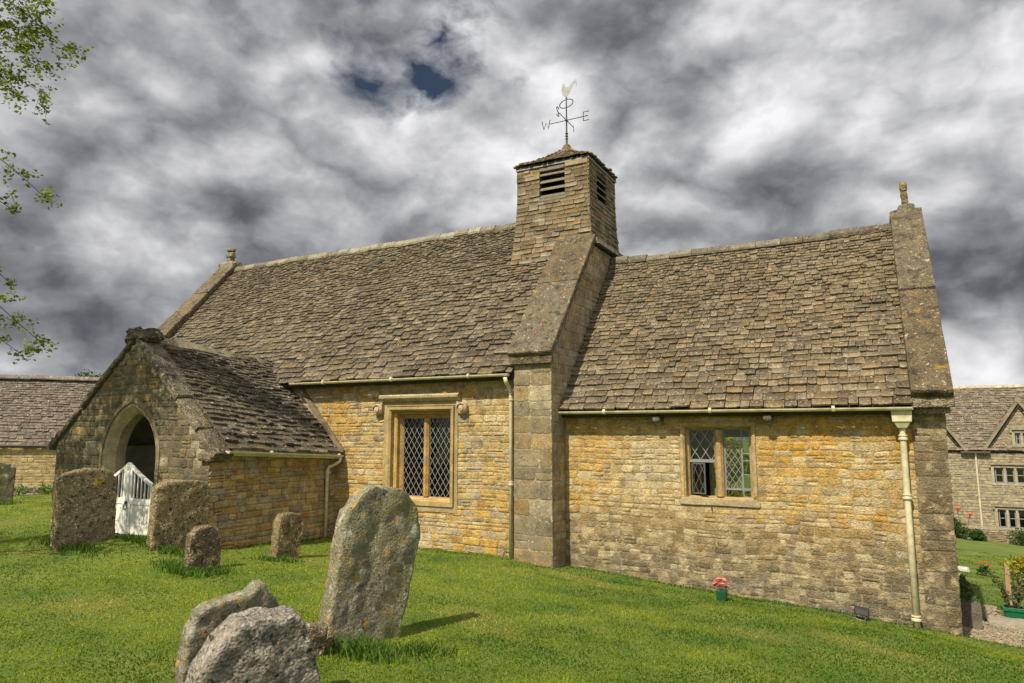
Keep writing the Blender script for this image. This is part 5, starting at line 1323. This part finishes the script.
# ------------------------------------------------------------------ small things by the chancel wall
x, y = -2.08, 10.25; z = gz1(x, y)
t = empty('flower_vase', (x, y, z), 'small dark green square vase standing on the grass by the chancel wall', 'vase')
mb = MB(); mb.hexa([(x-.062, y-.06, z-.03), (x+.062, y-.06, z-.03), (x+.062, y+.06, z-.03), (x-.062, y+.06, z-.03), (x-.07, y-.068, z+.15), (x+.07, y-.068, z+.15), (x+.07, y+.068, z+.15), (x-.07, y+.068, z+.15)])
M['vase'] = paint('dark_green_vase', (.008, .07, .025), .4, .15); mb.build('body', M['vase'], t, bevel=.008)
f = empty('pink_flowers', (x, y, z+.15), 'posy of pink and white flowers in the green vase', 'flowers'); rg = random.Random(2)
hp_ = [(x+.095*math.cos(a_)*q_, y-.01+.085*math.sin(a_)*q_, z+.19+.09*(1-q_*q_)+.03*rg.random()) for a_, q_ in [(rg.random()*6.28, rg.random()**.5) for _ in range(46)]]
for i, q in enumerate(hp_): bloom(f, [q], .042, [(.75, .22, .30), (.80, .42, .48), (.85, .62, .60), (.75, .14, .16)][i % 4])
mb = MB()
for q in hp_[::2]: mb.tube([(x, y, z+.12), q], .003, 4)
foliage(mb, [(x, y, z+.17, .08)], 40, .04, (.03, .07, .01), (.08, .14, .02), seed=3); mb.build('stems', M['leaf'], f)

x, y = -.33, 10.62; z = gz1(x, y)
t = empty('ground_floodlight', (x, y, z), 'small dark floodlight on a bracket at the foot of the chancel wall', 'floodlight')
mb = MB(); mb.hexa([(x-.085, y-.05, z+.07), (x+.095, y-.05, z+.05), (x+.095, y+.05, z+.07), (x-.085, y+.05, z+.09), (x-.085, y-.06, z+.16), (x+.095, y-.06, z+.14), (x+.095, y+.04, z+.15), (x-.085, y+.04, z+.17)]); M['lens'] = paint('grey_glass', (.09, .09, .095), .15, .2); M['lamp'] = paint('dark_plastic', (.035, .032, .04), .4, .2); mb.build('housing', M['lamp'], t, bevel=.006)
mb = MB(); mb.hexa([(x-.07, y-.063, z+.085), (x+.08, y-.063, z+.065), (x+.08, y-.056, z+.065), (x-.07, y-.056, z+.085), (x-.07, y-.069, z+.15), (x+.08, y-.069, z+.13), (x+.08, y-.062, z+.13), (x-.07, y-.062, z+.15)]); mb.build('lens', M['lens'], t)
mb = MB(); mb.tube([(x-.10, y-.03, z+.09), (x-.10, y-.03, z+.02), (x+.03, y-.05, z-.01), (x+.06, y-.03, z+.06)], .012, 6); M['strap'] = paint('purple_grey_steel', (.09, .075, .16), .5, .2); mb.build('bracket', M['strap'], t)

# ------------------------------------------------------------------ far trees
rg = random.Random(44)
def far_tree(x, y, h, w, lab):
    z = gz1(x, y); t = empty('far_tree', (x, y, z), lab, 'tree'); mb = MB(); mb.tube([(x, y, z-.3), (x, y, z+h*.5), (x+.2, y, z+h*.85)], [.25, .17, .05], 7); mb.build('trunk', M['bark'], t)
    ce = [(x+rg.gauss(0, w*.3), y+rg.gauss(0, w*.3), z+h*rg.uniform(.4, .95), w*.22) for _ in range(22)]; mb = MB(); foliage(mb, ce, 2600, .32, (.02, .05, .012), (.07, .12, .03), seed=int(h*10)); mb.build('crown', M['leaf'], t)
far_tree(-71, 40.5, 11.7, 5, 'rounded tree top just showing above the barn roof ridge near the porch')

# ------------------------------------------------------------------ sky, sun, camera
SAZ, SEL = 189.0, 50.0
w = bpy.data.worlds.new('World'); scene.world = w; w.use_nodes = True; nt = w.node_tree; nt.nodes.clear()
out = nt.nodes.new('ShaderNodeOutputWorld')
sky = N(nt, 'ShaderNodeTexSky'); sky.sky_type = 'NISHITA'; sky.sun_disc = False; sky.sun_elevation = R(SEL); sky.sun_rotation = R(SAZ)
b1 = N(nt, 'ShaderNodeBackground'); b1.inputs[1].default_value = .022; L(nt, sky.outputs[0], b1.inputs[0])
gen = N(nt, 'ShaderNodeTexCoord').outputs['Generated']
sp = N(nt, 'ShaderNodeSeparateXYZ'); L(nt, gen, sp.inputs[0])
def mth(op, a, b=None, c=None, clampv=False):
    m_ = N(nt, 'ShaderNodeMath', operation=op); m_.use_clamp = clampv
    for i, v in enumerate((a, b, c)):
        if v is None: continue
        if hasattr(v, 'is_output'): L(nt, v, m_.inputs[i])
        else: m_.inputs[i].default_value = v
    return m_.outputs[0]
zz_ = mth('ADD', mth('MAXIMUM', sp.outputs[2], 0.0), .16)
cb = N(nt, 'ShaderNodeCombineXYZ'); L(nt, mth('DIVIDE', sp.outputs[0], zz_), cb.inputs[0]); L(nt, mth('DIVIDE', sp.outputs[1], zz_), cb.inputs[1])
pv = cb.outputs[0]
def lump(az, el, size):       # a soft cloud mass, gap or added brightening in one direction of the sky
    d = V((math.sin(R(az))*math.cos(R(el)), math.cos(R(az))*math.cos(R(el)), math.sin(R(el))))
    dn = N(nt, 'ShaderNodeVectorMath', operation='DOT_PRODUCT'); L(nt, gen, dn.inputs[0]); dn.inputs[1].default_value = d
    mr = N(nt, 'ShaderNodeMapRange'); mr.interpolation_type = 'SMOOTHSTEP'; L(nt, dn.outputs['Value'], mr.inputs[0]); mr.inputs[1].default_value = math.cos(R(size)); mr.inputs[2].default_value = 1.0
    return mr.outputs[0]
#NODES
def vmath(op, a, b, c=None):
    m_ = N(nt, 'ShaderNodeVectorMath', operation=op)
    for i, v in enumerate((a, b, c)):
        if v is None: continue
        if hasattr(v, 'is_output'): L(nt, v, m_.inputs[i])
        else: m_.inputs[i].default_value = v
    return m_.outputs[0]
st = vmath('MULTIPLY', gen, (1.0, 1.0, 1.55))
wr = N(nt, 'ShaderNodeTexNoise'); wr.inputs['Scale'].default_value = 7.0; wr.inputs['Detail'].default_value = 4; L(nt, st, wr.inputs['Vector'])
warp = vmath('MULTIPLY_ADD', wr.outputs['Color'], (.06, .06, .06), st)
def billow(vec, scale, detail):
    return mth('ABSOLUTE', mth('MULTIPLY_ADD', noise_tex(nt, vec, scale, detail, .5), 2.0, -1.0))
def field(vec):
    return mth('ADD', mth('MULTIPLY', noise_tex(nt, vec, 2.5, 10, .57), .75), mth('MULTIPLY', billow(vec, 4.6, 5), .42))
fA = field(warp)
fB = field(vmath('ADD', warp, (-.015, -.005, .05)))
emb = mth('SUBTRACT', fA, fB)
n1 = noise_tex(nt, st, 1.8, 6, .5)
val = mth('ADD', mth('MULTIPLY', n1, .72), mth('MULTIPLY', fA, .45))
val = mth('ADD', val, mth('MULTIPLY', emb, .75))
for (az, el, sz, wt) in ((-56.8, 14.5, 7, .20), (-31, 25, 11, .14), (-22, 24, 9, .10), (7.2, 4.5, 6, .24), (-16.5, 28, 7, -.10), (-10, 19, 13, -.10), (-59, 20, 11, -.06), (-1.5, 27, 7, .08), (-8, 24.5, 4, .07), (9.5, 23, 6, .12), (-63.5, 7.5, 9, -.10), (8, 9.5, 8, -.09), (-62, 27, 12, .11), (6, 14, 5, .07), (-45, 24, 9, .03), (-24, 17, 5, .07), (189, 50, 75, .22), (95, 35, 60, .22)):  # last two lie out of view, brightness added to lift the shadows
    val = mth('ADD', val, mth('MULTIPLY', lump(az, el, sz), wt))
cl = ramp(nt, val, [(.29, (.030, .032, .039)), (.43, (.082, .085, .097)), (.535, (.165, .168, .180)), (.64, (.29, .292, .302)), (.84, (.60, .60, .61))])
b2 = N(nt, 'ShaderNodeBackground'); b2.inputs[1].default_value = 1.0; L(nt, cl, b2.inputs[0])
gap = mth('ADD', lump(-38.8, 29.0, 8), lump(-31.0, 31.8, 8))
gap = mth('ADD', gap, mth('MULTIPLY', lump(-41, 34.0, 7), .7), None, True)
hn = noise_tex(nt, warp, 8.5, 7, .58)
hole = mth('MULTIPLY', mth('SUBTRACT', mth('MULTIPLY_ADD', gap, .42, hn), .865), 5.0, None, True)
mx = N(nt, 'ShaderNodeMixShader'); L(nt, hole, mx.inputs[0]); L(nt, b2.outputs[0], mx.inputs[1]); L(nt, b1.outputs[0], mx.inputs[2])
L(nt, mx.outputs[0], out.inputs[0])

w.cycles.sampling_method = 'MANUAL'; w.cycles.sample_map_resolution = 256
sun = bpy.data.lights.new('sun', 'SUN'); sun.energy = 4.0; sun.angle = R(.55); sun.color = (1.0, .90, .73)
so = bpy.data.objects.new('sun', sun); col.objects.link(so)
sd = V((math.sin(R(SAZ))*math.cos(R(SEL)), math.cos(R(SAZ))*math.cos(R(SEL)), math.sin(R(SEL))))
so.rotation_euler = sd.to_track_quat('Z', 'Y').to_euler(); so.location = sd*40

cam = bpy.data.cameras.new('camera'); co = bpy.data.objects.new('camera', cam); col.objects.link(co)
cam.sensor_width = 36; cam.lens = 680/1024*36; cam.clip_end = 2000; cam.clip_start = .1
co.location = (0, 0, 1.75); co.rotation_euler = (R(90+7.5), 0, R(28)); scene.camera = co
scene.view_settings.view_transform = 'Standard'; scene.view_settings.look = 'None'; scene.view_settings.exposure = 0.65; scene.view_settings.gamma = 1.0
scene.render.engine = 'CYCLES'; scene.cycles.max_bounces = 6; scene.cycles.transparent_max_bounces = 8
scene.cycles.use_denoising = True
